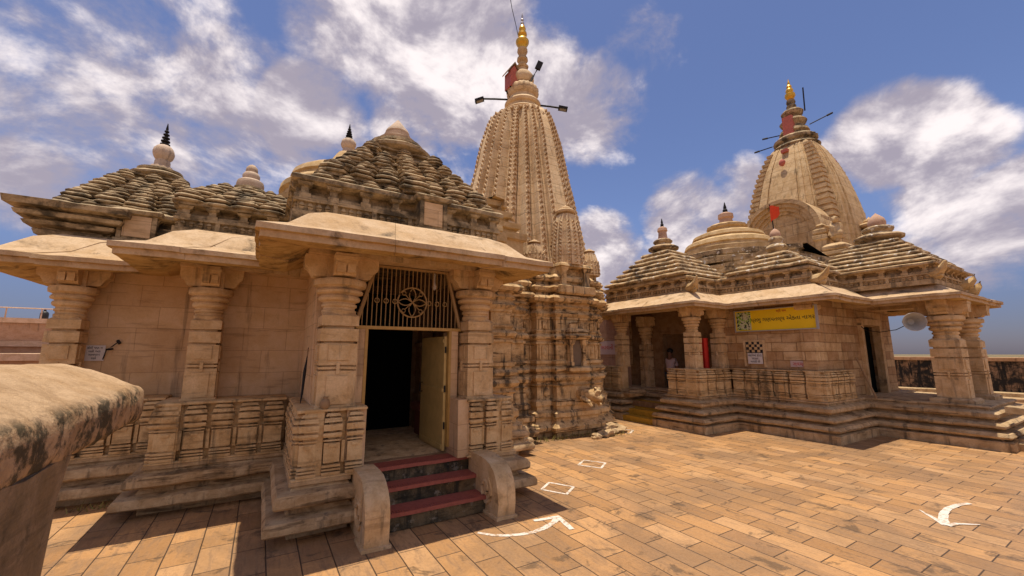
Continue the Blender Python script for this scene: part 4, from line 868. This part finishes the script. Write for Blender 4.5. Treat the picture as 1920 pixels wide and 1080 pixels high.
# carved elephant at the foot of the side porch stairs
b = MB(); b.rect(14.3, 14.8, 1.2, 2.3, [(.08, 0), (.08, .14), (.02, .18), (.02, .24), (-.1, .26)], dens=.2)
b.build('stair_cheek', 'plinth', RT, amp=.02)
b = MB(); ex, ey = 14.40, 1.72
b.tube([(ex + .1, ey + .36, .50), (ex + .06, ey + .18, .56), (ex + .03, ey - .02, .56), (ex, ey - .22, .58), (ex - .02, ey - .38, .60), (ex - .04, ey - .50, .50), (ex - .05, ey - .56, .38), (ex - .05, ey - .54, .28), (ex - .05, ey - .46, .24)], [.10, .21, .23, .20, .16, .10, .06, .045, .03], 12)
for (dy, dx) in ((.2, -.10), (.2, .14), (-.18, -.12), (-.18, .12)): b.tube([(ex + dx, ey + dy, .52), (ex + dx, ey + dy, .36), (ex + dx, ey + dy - .01, .25)], [.10, .075, .08], 8)
b.tube([(ex - .14, ey - .28, .68), (ex - .19, ey - .24, .56), (ex - .17, ey - .26, .46)], [.03, .10, .03], 6)
b.build('carved_elephant', 'plinth', RT, amp=.014, freq=7)
MB().prism([(2.3, .92), (1.9, .90), (1.5, .82), (1.1, .62), (1.1, .5), (1.5, .70), (2.3, .80)], 'x', 14.2, 14.7, 3).build('stair_rail', 'plinth', RT, amp=.012)

# ================================================================== WALLS AND HOUSES ROUND THE COURT
rw = thing('rampart_wall', 'black stained stone rampart wall with orange coping behind the far temple', 'wall', (30, 4, 0))
MB().box(30.0, 31.0, -14, 16, 0, 1.72, dens=1.0).build('wall', 'rampart', rw, amp=.04)
b = MB(); random.seed(11); yy = -14.0
while yy < 15.8:
    L = random.uniform(.5, 1.1); b.box(29.9, 31.1, yy, min(16, yy + L) - .02, 1.724, 1.90 + random.uniform(-.06, .06)); yy += L
b.build('coping', 'rampart_top', rw, amp=.03)
b = MB(); b.box(28.9, 29.9, -14, 16, 0, .30, dens=1.0); b.box(28.0, 28.9, -14, 16, 0, .14, dens=1.0); b.build('ledge', 'plinth', rw, amp=.02)
def house(label, loc, parts_):
    h = thing('flat_roofed_house', label, 'house', loc)
    for (x0, x1, y0, y1, z0, z1) in parts_:
        o = MB().box(x0, x1, y0, y1, z0, z1, dens=2).build('wall', 'house', h, amp=.02)
        MB().box(x0 - .12, x1 + .12, y0 - .12, y1 + .12, z1 + .002, z1 + .24, dens=2).build('coping', 'houseroof', o, amp=.02)
    return h
h1 = house('pink two level flat roofed house beyond the left corner of the near temple', (-10, 30, 0), [(-19, -7.5, 29.5, 40, -7, 3.55), (-22, -8, 26.5, 29.3, -7, 2.38)])
h2 = house('low pink terrace building nearest the left parapet, under the taller house', (-7, 22, 0), [(-16, -4.4, 20.0, 24.5, -7, 1.85)])
MB().box(-5.9, -5.2, 19.2, 19.95, 1.6, 1.9).build('ledge', 'houseroof', h2)
tk = thing('water_tank', 'small black water tank on the roof of the pink house', 'water tank', (-9.75, 30.5, 3.79))
MB().lathe(-9.75, 30.5, [(.14, 3.79), (.16, 3.85), (.16, 4.12), (.12, 4.2), (.05, 4.24), (.05, 4.32)], n=16).build('tank', 'tank', tk)
rl_ = thing('roof_railing', 'thin pale railing along the roof edge of the pink house', 'railing', (-14, 29.8, 3.79))
b = MB()
for i in range(9): b.tube([(-18 + i * 1.2, 29.7, 3.79), (-18 + i * 1.2, 29.7, 4.3)], .03, 5)
b.tube([(-18, 29.7, 4.3), (-8.4, 29.7, 4.3)], .03, 5); b.build('rail', 'houseroof', rl_)

# ================================================================== FOREGROUND PARAPET
fp = thing('stone_parapet', 'rounded orange stone coping on a rough post close to camera at left edge', 'parapet', (-1.2, 2.4, 0))
b = MB()
prof = [(-.90, 1.545), (-.82, 1.56), (-.795, 1.59), (-.785, 1.66), (-.785, 1.74), (-.80, 1.80), (-.83, 1.835), (-.90, 1.87), (-1.0, 1.915), (-1.14, 1.975), (-1.28, 2.02), (-1.45, 2.02), (-1.62, 1.95), (-1.72, 1.82), (-1.74, 1.66), (-1.70, 1.57), (-1.3, 1.55)]
n = 44; rings = []
y0_, y1_ = .2, 4.62
for i in range(n + 1):
    y = y0_ + (y1_ - y0_) * i / n; e = max(0, (y - (y1_ - .16)) / .16); k = 1 - .28 * e ** 2.5
    cx_, cz_ = -1.25, 1.75
    rings.append([b.bm.verts.new((cx_ + (p[0] - cx_) * (1 - .10 * e ** 2), y, cz_ + (p[1] - cz_) * k)) for p in prof])
for r0, r1 in zip(rings, rings[1:]):
    for i in range(len(prof)): b.face((r0[i], r0[(i + 1) % len(prof)], r1[(i + 1) % len(prof)], r1[i]))
b.face(rings[-1]); b.face(list(reversed(rings[0])))
bmesh.ops.subdivide_edges(b.bm, edges=b.bm.edges[:], cuts=2, use_grid_fill=True)
b.build('coping', 'para', fp, amp=.012, freq=8.0, smooth=50)
b = MB(); b.rect(-1.62, -.825, 1.2, 3.03, [(.02, 0), (.02, .2), (0, .3), (0, 1.0), (.01, 1.4), (.03, 1.585)], dens=.15); b.build('post', stone('rough_post_stone', (.34, .25, .17), (.22, .165, .11), amt=.45, bump=1.0, lich=((.07, .06, .04), .6)), fp, amp=.014, freq=5)

# ================================================================== SIGNS, LAMPS, CLOTH, PEOPLE, MARKINGS
# yellow banner on the side wall of the far temple (face x = 11.9, reading from far y to near y)
bn = thing('yellow_banner_sign', 'long yellow banner with a green picture and dark handwriting on the far temple wall', 'sign', (11.9, 5.8, 2.75))
BY0, BY1 = 6.86, 4.80
b = MB(); b.box(11.93, 11.96, BY1, BY0, 2.73, 3.30); b.build('panel', 'yellow', bn)
b = MB()
for (a, c, z0_, z1_) in ((BY1 - .04, BY1, 2.70, 3.33), (BY0, BY0 + .03, 2.70, 3.33), (BY1, BY0, 3.30, 3.325), (BY1, BY0, 2.705, 2.73)): b.box(11.90, 11.97, a, c, z0_, z1_)
b.build('frame', 'galv', bn)
MB().box(11.922, 11.932, 6.42, 6.83, 2.76, 3.27).build('picture', 'picture', bn)
text_mesh('lettering', '\u0aaa\u0acd\u0ab0\u0aad\u0ac1 \u0a97\u0aa3\u0aaa\u0aa4\u0ab2\u0acd\u0aaf \u0a8f\u0a95\u0aa4\u0abe \u0aa8\u0abe\u0a97\u0ab0', .15, 'ink', bn, (11.925, 5.62, 3.02), (0, -1, 0), (0, 0, 1))
text_mesh('small_lettering', '\u0ab6\u0acd\u0ab0\u0ac0 \u0ab0\u0abe\u0aae', .085, 'redink', bn, (11.925, 5.60, 3.235), (0, -1, 0), (0, 0, 1))
# pierced lattice window with notice below
lw = MB()
zz_ = [(2.12 + .075 * r, 6.60 - .075 * c) for r in range(4) for c in range(6) if (r + c) % 2 == 0]
for (z, y) in zz_: lw.box(11.955, 11.995, y - .036, y + .036, z, z + .072)
for (a, c, z0_, z1_) in ((6.66, 6.72, 1.72, 2.46), (6.12, 6.18, 1.72, 2.46), (6.18, 6.66, 2.42, 2.46)): lw.box(11.95, 12.0, a, c, z0_, z1_)
lw.build('lattice_window', 'tan', RT)
MB().box(11.975, 11.998, 6.18, 6.66, 2.1, 2.42).build('lattice_shade_panel', 'ink', RT)  # black sheet standing in for the shade seen through the lattice holes
def notice(name, label, x, ya, yb, z0_, z1_, lines, mat, ink, axis='x', size=.07):
    t = thing(name, label, 'notice', (x, (ya + yb) / 2, z0_) if axis == 'x' else ((ya + yb) / 2, x, z0_))
    if axis == 'x':
        MB().box(x, x + .012, min(ya, yb), max(ya, yb), z0_, z1_).build('sheet', mat, t)
        o = lambda z: (x - .004, (ya + yb) / 2, z); xd = (0, -1, 0)
    else:
        MB().box(min(ya, yb), max(ya, yb), x, x + .012, z0_, z1_).build('sheet', mat, t)
        o = lambda z: ((ya + yb) / 2, x - .004, z); xd = (1, 0, 0)
    for i, l in enumerate(lines): text_mesh('writing', l, size, ink, t, o(z1_ - (i + .75) * (z1_ - z0_) / (len(lines) + .5)), xd, (0, 0, 1), .0015)
    return t
notice('paper_notice', 'white paper notice with dark lines under the small checkered lattice window', 11.93, 6.60, 6.20, 1.80, 2.10, ['\u0aae\u0a82\u0aa6\u0abf\u0ab0\u0aae\u0abe\u0a82 \u0aab\u0acb\u0a9f\u0abe', '\u0aaa\u0abe\u0aa1\u0ab5\u0abe', '\u0aae\u0aa8\u0abe\u0a88 \u0a9b\u0ac7'], 'white', 'ink', size=.085)
notice('plate_sign', 'faded lilac plate with purple writing low on the stone wall beneath the banner', 11.97, 5.52, 4.98, 1.74, 1.90, ['\u0ab8\u0acd\u0ab5\u0a9a\u0acd\u0a9b\u0aa4\u0abe'], 'lilac', 'redink', size=.12)
notice('painted_board', 'pale board with red lettering on the wall left of the yellow steps', 11.2, 12.0, 10.75, 2.05, 2.55, ['\u0a9c\u0ab2 \u0aad\u0ab0\u0ab5\u0abe\u0aa8\u0ac0 \u0a9c\u0a97\u0acd\u0aaf\u0abe'], 'lilac', 'redink', size=.22)
MB().box(11.22, 11.5, 10.6, 12.4, .9, 3.5, dens=.4).build('porch_side_wall', 'house', RT)
notice('paper_notice', 'white paper notice with four short lines on the shaded left wall near the wire', 8.925, -2.36, -2.12, 1.98, 2.22, ['\u0a95\u0acb\u0a88 \u0aaa\u0aa3 \u0ab5', '\u0aa8\u0ab9\u0ac0 \u0a85\u0aa1', '\u0ab8\u0abe\u0ab5\u0aa7\u0abe\u0aa8', '\u0ab0\u0ab9\u0acb'], 'white', 'ink', axis='y', size=.045)
hk = thing('wall_wire', 'short dark twisted wire and bracket fixed beside the white notice on the left wall', 'wire', (-2.05, 8.93, 2.05))
b = MB(); b.tube([(-2.13, 8.92, 2.0), (-2.10, 8.90, 2.16), (-2.04, 8.89, 2.20), (-1.98, 8.90, 2.27)], .008, 5); b.tube([(-2.10, 8.90, 2.155), (-2.02, 8.88, 2.165)], .016, 5); b.tube([(-1.99, 8.92, 2.30), (-1.955, 8.9, 2.25)], .022, 6); b.build('wire', 'iron', hk)
# loudspeaker horn under the far porch eave
hs = thing('horn_loudspeaker', 'grey horn loudspeaker fixed to a pillar under the far porch eave', 'loudspeaker', (13.7, 3.45, 2.9))
b = MB(); n_ = 28; ax_ = Vector((-.88, -.47, -.06)).normalized(); u_ = ax_.cross(Vector((0, 0, 1))).normalized(); v_ = ax_.cross(u_); c0 = Vector((13.62, 3.40, 2.86))
rings = []
for (r, d) in ((.085, -.42), (.10, -.36), (.12, -.30), (.17, -.2), (.24, -.10), (.31, -.02), (.325, 0), (.315, .005), (.29, -.02), (.22, -.11), (.15, -.21), (.10, -.30), (.03, -.31)):
    rings.append([b.bm.verts.new(c0 + ax_ * d + (u_ * math.cos(2 * math.pi * i / n_) + v_ * math.sin(2 * math.pi * i / n_)) * r * .70) for i in range(n_)])
for r0, r1 in zip(rings, rings[1:]):
    for i in range(n_): b.face((r0[i], r0[(i + 1) % n_], r1[(i + 1) % n_], r1[i]))
b.face(rings[0]); b.face(rings[-1]); b.build('horn', 'horn', hs)
b = MB(); b.tube([c0 - ax_ * .40, c0 - ax_ * .62], .09, 12); b.build('driver', 'iron', hs)
b = MB(); b.tube([c0 - ax_ * .5, c0 - ax_ * .5 + Vector((.25, -.12, .05)), (14.34, 3.1, 2.9)], .02, 6); b.build('bracket', 'iron', hs)
bl = thing('light_bulb', 'small white bulb hanging behind the top right of the door grille', 'bulb', (2.30, 6.22, 3.2))
MB().lathe(2.30, 6.2, [(.004, 3.10), (.03, 3.12), (.036, 3.16), (.022, 3.20), (.016, 3.22)], n=12).build('globe', 'white', bl)
MB().tube([(2.30, 6.2, 3.21), (2.30, 6.2, 3.38)], .014, 6).build('socket', 'white', bl)
sc_ = thing('speaker_cable', 'thin sagging cable running from the horn loudspeaker to the side doorway', 'cable', (13.9, 3.6, 2.8))
MB().tube([(13.98, 3.56, 2.86), (14.1, 3.9, 2.70), (14.3, 4.3, 2.66), (14.6, 4.7, 2.74), (14.86, 4.86, 2.86)], .010, 5).build('cable', 'iron', sc_)
# flood lamps on arms round the near spire
def flood(label, pts, d, up_=(0, 0, 1)):
    t = thing('flood_lamp', label, 'flood lamp', pts[0], 'flood lamps around the near spire')
    MB().tube(pts, .032, 6).build('arm', 'iron', t)
    e = Vector(pts[-1]); d = Vector(d).normalized(); u = d.cross(Vector(up_)).normalized(); v = u.cross(d)
    b = MB(); q = [b.bm.verts.new(e + d * a + u * c + v * k) for a in (0, .32) for (c, k) in ((-.1, -.045), (.1, -.045), (.1, .045), (-.1, .045))]
    for f in ((0, 1, 2, 3), (7, 6, 5, 4), (0, 4, 5, 1), (1, 5, 6, 2), (2, 6, 7, 3), (3, 7, 4, 0)): b.face([q[i] for i in f])
    h = b.build('housing', 'iron', t)
    b = MB(); b.quad(*[e + d * a + u * c - v * .048 for (a, c) in ((.05, -.075), (.28, -.075), (.28, .075), (.05, .075))]); b.build('glass', 'grey', h)
flood('black flood lamp on a straight level arm left of the near spire crown', [(6.85, 11.25, 10.95), (6.35, 11.55, 10.98), (5.98, 11.76, 10.98)], (-.8, .45, -.35))
flood('black flood lamp on a steep arm rising right of the near spire crown', [(7.15, 10.65, 11.2), (7.40, 10.72, 11.75), (7.58, 10.72, 12.1)], (.35, -.1, .9), up_=(-.4, -1, 0))
flood('black flood lamp on a drooping arm right of the near spire neck', [(7.5, 10.85, 10.75), (7.95, 10.55, 10.68), (8.2, 10.35, 10.6)], (.85, -.5, -.2))
rb = thing('red_flag_box', 'small gabled red box on brackets beside the near spire crown', 'flag box', (6.75, 11.2, 11.2))
b = MB(); b.prism([(6.60, 11.25), (6.92, 11.25), (6.92, 11.85), (6.76, 12.08), (6.60, 11.85)], 'y', 10.95, 11.35); b.build('box', 'redpaint', rb)
b = MB(); b.prism([(6.53, 11.80), (6.76, 12.12), (6.99, 11.80), (6.99, 11.86), (6.76, 12.19), (6.53, 11.86)], 'y', 10.90, 11.40); b.build('roof', 'wood', rb)
b = MB(); b.tube([(6.62, 11.0, 11.25), (6.85, 11.05, 10.95)], .03, 5); b.tube([(6.62, 11.3, 11.25), (6.85, 11.2, 10.9)], .03, 5); b.build('bracket', 'iron', rb)
wr = thing('lightning_wire', 'thin dark wire curving up from the gilded finial of the near spire', 'wire', (7.05, 11.1, 13.7))
MB().tube([(7.0, 11.1, 13.5), (6.93, 11.13, 13.9), (6.80, 11.2, 14.6), (6.70, 11.25, 15.4), (6.62, 11.3, 16.4)], .012, 5).build('wire', 'iron', wr)
def thin_lamp(label, a, c):
    t = thing('spire_lamp', label, 'lamp arm', a, 'lamp arms on the far spire'); MB().tube([a, c], .025, 5).build('arm', 'iron', t); c = Vector(c); d = (c - Vector(a)).normalized()
    MB().tube([c, c + d * .22], [.045, .04], 6).build('lamp', 'iron', t)
thin_lamp('thin dark lamp arm sticking out right of the far spire crown', (20.5, 7.6, 12.4), (20.75, 7.0, 12.6))
thin_lamp('thin dark lamp arm sticking out left of the far spire crown, upper one', (20.2, 8.7, 12.3), (20.05, 9.2, 12.35))
thin_lamp('thin dark lamp arm low on the left shoulder of the far spire', (20.0, 9.0, 11.8), (19.8, 9.5, 11.75))
MB_ = thing('far_mast', 'thin upright dark mast beside the far gilded finial', 'mast', (20.6, 7.7, 13.3)); MB().tube([(20.6, 7.75, 13.2), (20.6, 7.72, 14.35)], .03, 5).build('mast', 'iron', MB_)
# orange flag on the small bud finial of the far temple
fg = thing('saffron_flag', 'orange triangular flag above the small pink finial of the far temple', 'flag', (12.8, 5.95, 5.8))
MB().tube([(12.8, 5.97, 5.75), (12.8, 6.02, 6.55)], .015, 6).build('pole', 'iron', fg)
b = MB(); g_ = [[b.bm.verts.new((12.79 - .02 * math.sin(i * 1.3), 6.02 - i * .045, 6.50 - j * .075 * (1 - .09 * i) - .015 * i + .02 * math.sin(i * .9 + j))) for j in range(8)] for i in range(7)]
for i in range(6):
    for j in range(7): b.face((g_[i][j], g_[i + 1][j], g_[i + 1][j + 1], g_[i][j + 1]))
b.build('cloth', 'orange', fg)
rc = thing('red_cloth', 'red cloth hanging behind the near pillar of the far entrance porch', 'cloth', (11.5, 7.68, 1.2))
b = MB(); g_ = [[b.bm.verts.new((11.5 + .04 * math.sin(i * 1.7), 7.52 + i * .04, .95 + j * .32)) for j in range(6)] for i in range(8)]
for i in range(7):
    for j in range(5): b.face((g_[i][j], g_[i + 1][j], g_[i + 1][j + 1], g_[i][j + 1]))
b.build('cloth', 'red', rc)

# person standing in the far entrance, seen over the balustrade
def skin_body(name, mat, parent, verts, edges, radii, lvl=2):
    me = bpy.data.meshes.new(name); org = Vector(parent.location)
    me.from_pydata([Vector(v) - org for v in verts], edges, []); o = bpy.data.objects.new(name, me); C.objects.link(o)
    md = o.modifiers.new('skin', 'SKIN'); md.use_smooth_shade = True
    for i, r in enumerate(radii): me.skin_vertices[0].data[i].radius = (r, r)
    me.skin_vertices[0].data[0].use_root = True
    sb = o.modifiers.new('sub', 'SUBSURF'); sb.levels = lvl; sb.render_levels = lvl
    bpy.context.view_layer.update()
    m2 = bpy.data.meshes.new_from_object(o.evaluated_get(bpy.context.evaluated_depsgraph_get())); bpy.data.objects.remove(o)
    m2.name = name
    for p in m2.polygons: p.use_smooth = True
    m2.materials.clear(); m2.materials.append(M[mat]); o = bpy.data.objects.new(name, m2); C.objects.link(o); o.parent = parent
    return o
ps = thing('person', 'person in a pale pink shirt standing in the shaded entrance of the far temple', 'person', (12.2, 9.45, .56))
bx, by, bz = 12.2, 9.45, .56
P_ = lambda x, y, z: (bx + x, by + y, bz + z)
vs = [P_(0, 0, .86), P_(0, 0, 1.05), P_(0, 0, 1.26), P_(0, 0, 1.38), P_(.0, 0, 1.46), P_(0, 0, 1.56), P_(0, 0, 1.63),
      P_(.02, .18, 1.30), P_(.05, .24, 1.08), P_(-.05, .26, .86), P_(-.09, .25, .78), P_(.02, -.18, 1.30), P_(.05, -.24, 1.08), P_(-.05, -.26, .86), P_(-.09, -.25, .78),
      P_(0, .09, .80), P_(.0, .10, .46), P_(.03, .10, .08), P_(-.10, .11, .03), P_(0, -.09, .80), P_(.0, -.10, .46), P_(.03, -.10, .08), P_(-.10, -.11, .03)]
ed = [(0, 1), (1, 2), (2, 3), (3, 4), (4, 5), (5, 6), (2, 7), (7, 8), (8, 9), (9, 10), (2, 11), (11, 12), (12, 13), (13, 14), (0, 15), (15, 16), (16, 17), (17, 18), (0, 19), (19, 20), (20, 21), (21, 22)]
ra = [.13, .125, .14, .07, .055, .085, .07, .06, .045, .035, .03, .06, .045, .035, .03, .085, .06, .04, .035, .085, .06, .04, .035]
skin_body('body', 'skin', ps, vs, ed, ra)
skin_body('shirt', 'shirt', ps, [vs[i] for i in (0, 1, 2, 3, 7, 8, 11, 12)], [(0, 1), (1, 2), (2, 3), (2, 4), (4, 5), (2, 6), (6, 7)], [.155, .145, .16, .075, .078, .062, .078, .062])
skin_body('trousers', 'trouser', ps, [vs[i] for i in (0, 15, 16, 17, 19, 20, 21)], [(0, 1), (1, 2), (2, 3), (0, 4), (4, 5), (5, 6)], [.15, .10, .078, .062, .10, .078, .062])
MB().blob(P_(.025, 0, 1.61), .105, 3, (1, .92, 1.0), .1).build('hair', 'hair', ps)
# things leaning and lying about
lp = thing('leaning_umbrella', 'furled black umbrella leaning on the wall left of the doorway pillar', 'umbrella', (.50, 6.35, 1.42))
b = MB(); b.tube([(.50, 6.30, 1.43), (.515, 6.33, 1.55), (.53, 6.36, 1.85), (.545, 6.39, 2.0), (.55, 6.40, 2.06)], [.005, .014, .020, .010, .007], 8); b.build('canopy', 'iron', lp)
MB().tube([(.55, 6.40, 2.05), (.555, 6.41, 2.14), (.555, 6.39, 2.17), (.552, 6.37, 2.15)], .009, 6).build('handle', 'wood', lp)
lb = thing('leaning_stick', 'long pale stick leaning in the dark corner beside the far side porch', 'stick', (14.0, 4.5, .95))
MB().tube([(13.95, 4.45, .93), (13.95, 4.78, 2.0)], .022, 6).build('stick', 'wood', lb)
jar = thing('water_jar', 'small dark jar standing at the foot of the doorway pillar', 'jar', (.73, 5.69, 1.42))
MB().lathe(.73, 5.69, [(.035, 1.415), (.055, 1.44), (.06, 1.48), (.045, 1.52), (.025, 1.54), (.03, 1.56)], n=14).build('jar', 'wood', jar)
# fallen stones and weeds at the foot of the spire
random.seed(5)
def rock(label, x, y, r, q):
    t = tag(MB().blob((x, y, r * q[2] * .7), r, 3, q, .55).build('fallen_stone', 'plinth', amp=.02, freq=5), label, 'stone', 'fallen stones at the foot of the near spire')
rock('largest flat grey fallen stone beside the right corner of the near spire base', 8.25, 8.35, .30, (1.3, .9, .45))
rock('mid sized fallen stone in front of the beast spout', 7.75, 8.05, .20, (1.2, .9, .5))
rock('smallest fallen stone lying nearest the paving by the spire base', 7.3, 7.95, .12, (1.1, 1, .6))
rock('blocky fallen stone against the wall right of the doorway pedestal', 3.95, 7.05, .26, (1.2, 1, .8))
b = MB()
for i in range(420):
    a = random.choice([(8.0 + random.gauss(0, .35), 8.15 + random.gauss(0, .16)), (6.3 + random.gauss(0, .7), 8.35 + random.gauss(0, .06)), (-1.2 + random.gauss(0, .5), 8.05 + random.gauss(0, .05))])
    h_ = random.uniform(.04, .16); d = Vector((random.gauss(0, .05), random.gauss(0, .05), h_)); s_ = Vector((random.uniform(-1, 1), random.uniform(-1, 1), 0)).normalized() * .008
    p = Vector((a[0], a[1], 0)); vv = [b.bm.verts.new(q) for q in (p - s_, p + s_, p + d)]; b.face(vv)
gs = b.build('grass', plain('dry_yellow_grass', (.24, .20, .05), .8)); gs['kind'] = 'stuff'
# painted marks on the paving
def ribbon(b, pts, wid, z=.004):
    pts = [Vector((p[0], p[1])) for p in pts]; L = len(pts); lo, hi = [], []
    for i, p in enumerate(pts):
        d = (pts[min(i + 1, L - 1)] - pts[max(i - 1, 0)]).normalized(); nn = Vector((-d.y, d.x)); ww = wid[i] if isinstance(wid, (list, tuple)) else wid
        k = ww / 2 * (1 + .18 * noise.noise(Vector((p.x * 9, p.y * 9, 1))))
        lo.append(b.bm.verts.new((p.x - nn.x * k, p.y - nn.y * k, z))); hi.append(b.bm.verts.new((p.x + nn.x * k, p.y + nn.y * k, z)))
    for i in range(L - 1): b.face((lo[i], lo[i + 1], hi[i + 1], hi[i]))
def mark(label, runs, wid):
    b = MB()
    for i, r in enumerate(runs):
        pts = densify(r, .05, False); b_w = wid[i]; L = len(pts)
        if isinstance(b_w, tuple): b_w = [b_w[0] + (b_w[1] - b_w[0]) * k / (L - 1) for k in range(L)]
        ribbon(b, pts, b_w, .004 + .002 * i)
    return tag(b.build('painted_mark', 'chalk'), label, 'painted mark')
mark('long curved white arrow painted in front of the steps', [[(2.36, 4.66), (2.48, 4.51), (2.61, 4.42), (2.76, 4.36), (2.93, 4.33), (3.12, 4.36), (3.32, 4.44), (3.44, 4.53)], [(3.12, 4.60), (3.28, 4.57), (3.46, 4.55), (3.42, 4.37), (3.37, 4.15)]], [(.045, .085), (.06, .075)])
sq = lambda p: [p[0], p[1], p[2], p[3], p[0]]
mark('white painted square outline nearest the steps', [sq([(3.9, 5.53), (4.21, 5.75), (4.41, 5.37), (4.1, 5.16)])], [.045])
mark('white painted square outline, middle one of the row leading to the spire', [sq([(5.32, 6.32), (5.64, 6.53), (5.86, 6.16), (5.53, 5.93)])], [.045])
mark('faint white painted square outline farthest off, by the yellow steps', [sq([(8.28, 8.36), (8.68, 8.58), (8.93, 8.25), (8.5, 7.98)])], [.06])
mark('broad white three pronged painted arrow on the right of the court', [[(7.79, 2.19), (7.63, 2.05), (7.48, 1.92), (7.38, 1.84)], [(7.38, 1.84), (7.60, 1.92), (7.90, 1.98), (8.17, 2.0), (8.50, 1.97), (8.72, 1.90)], [(7.38, 1.84), (7.56, 1.79), (7.76, 1.63)]], [(.02, .09), (.10, .06), (.08, .02)])
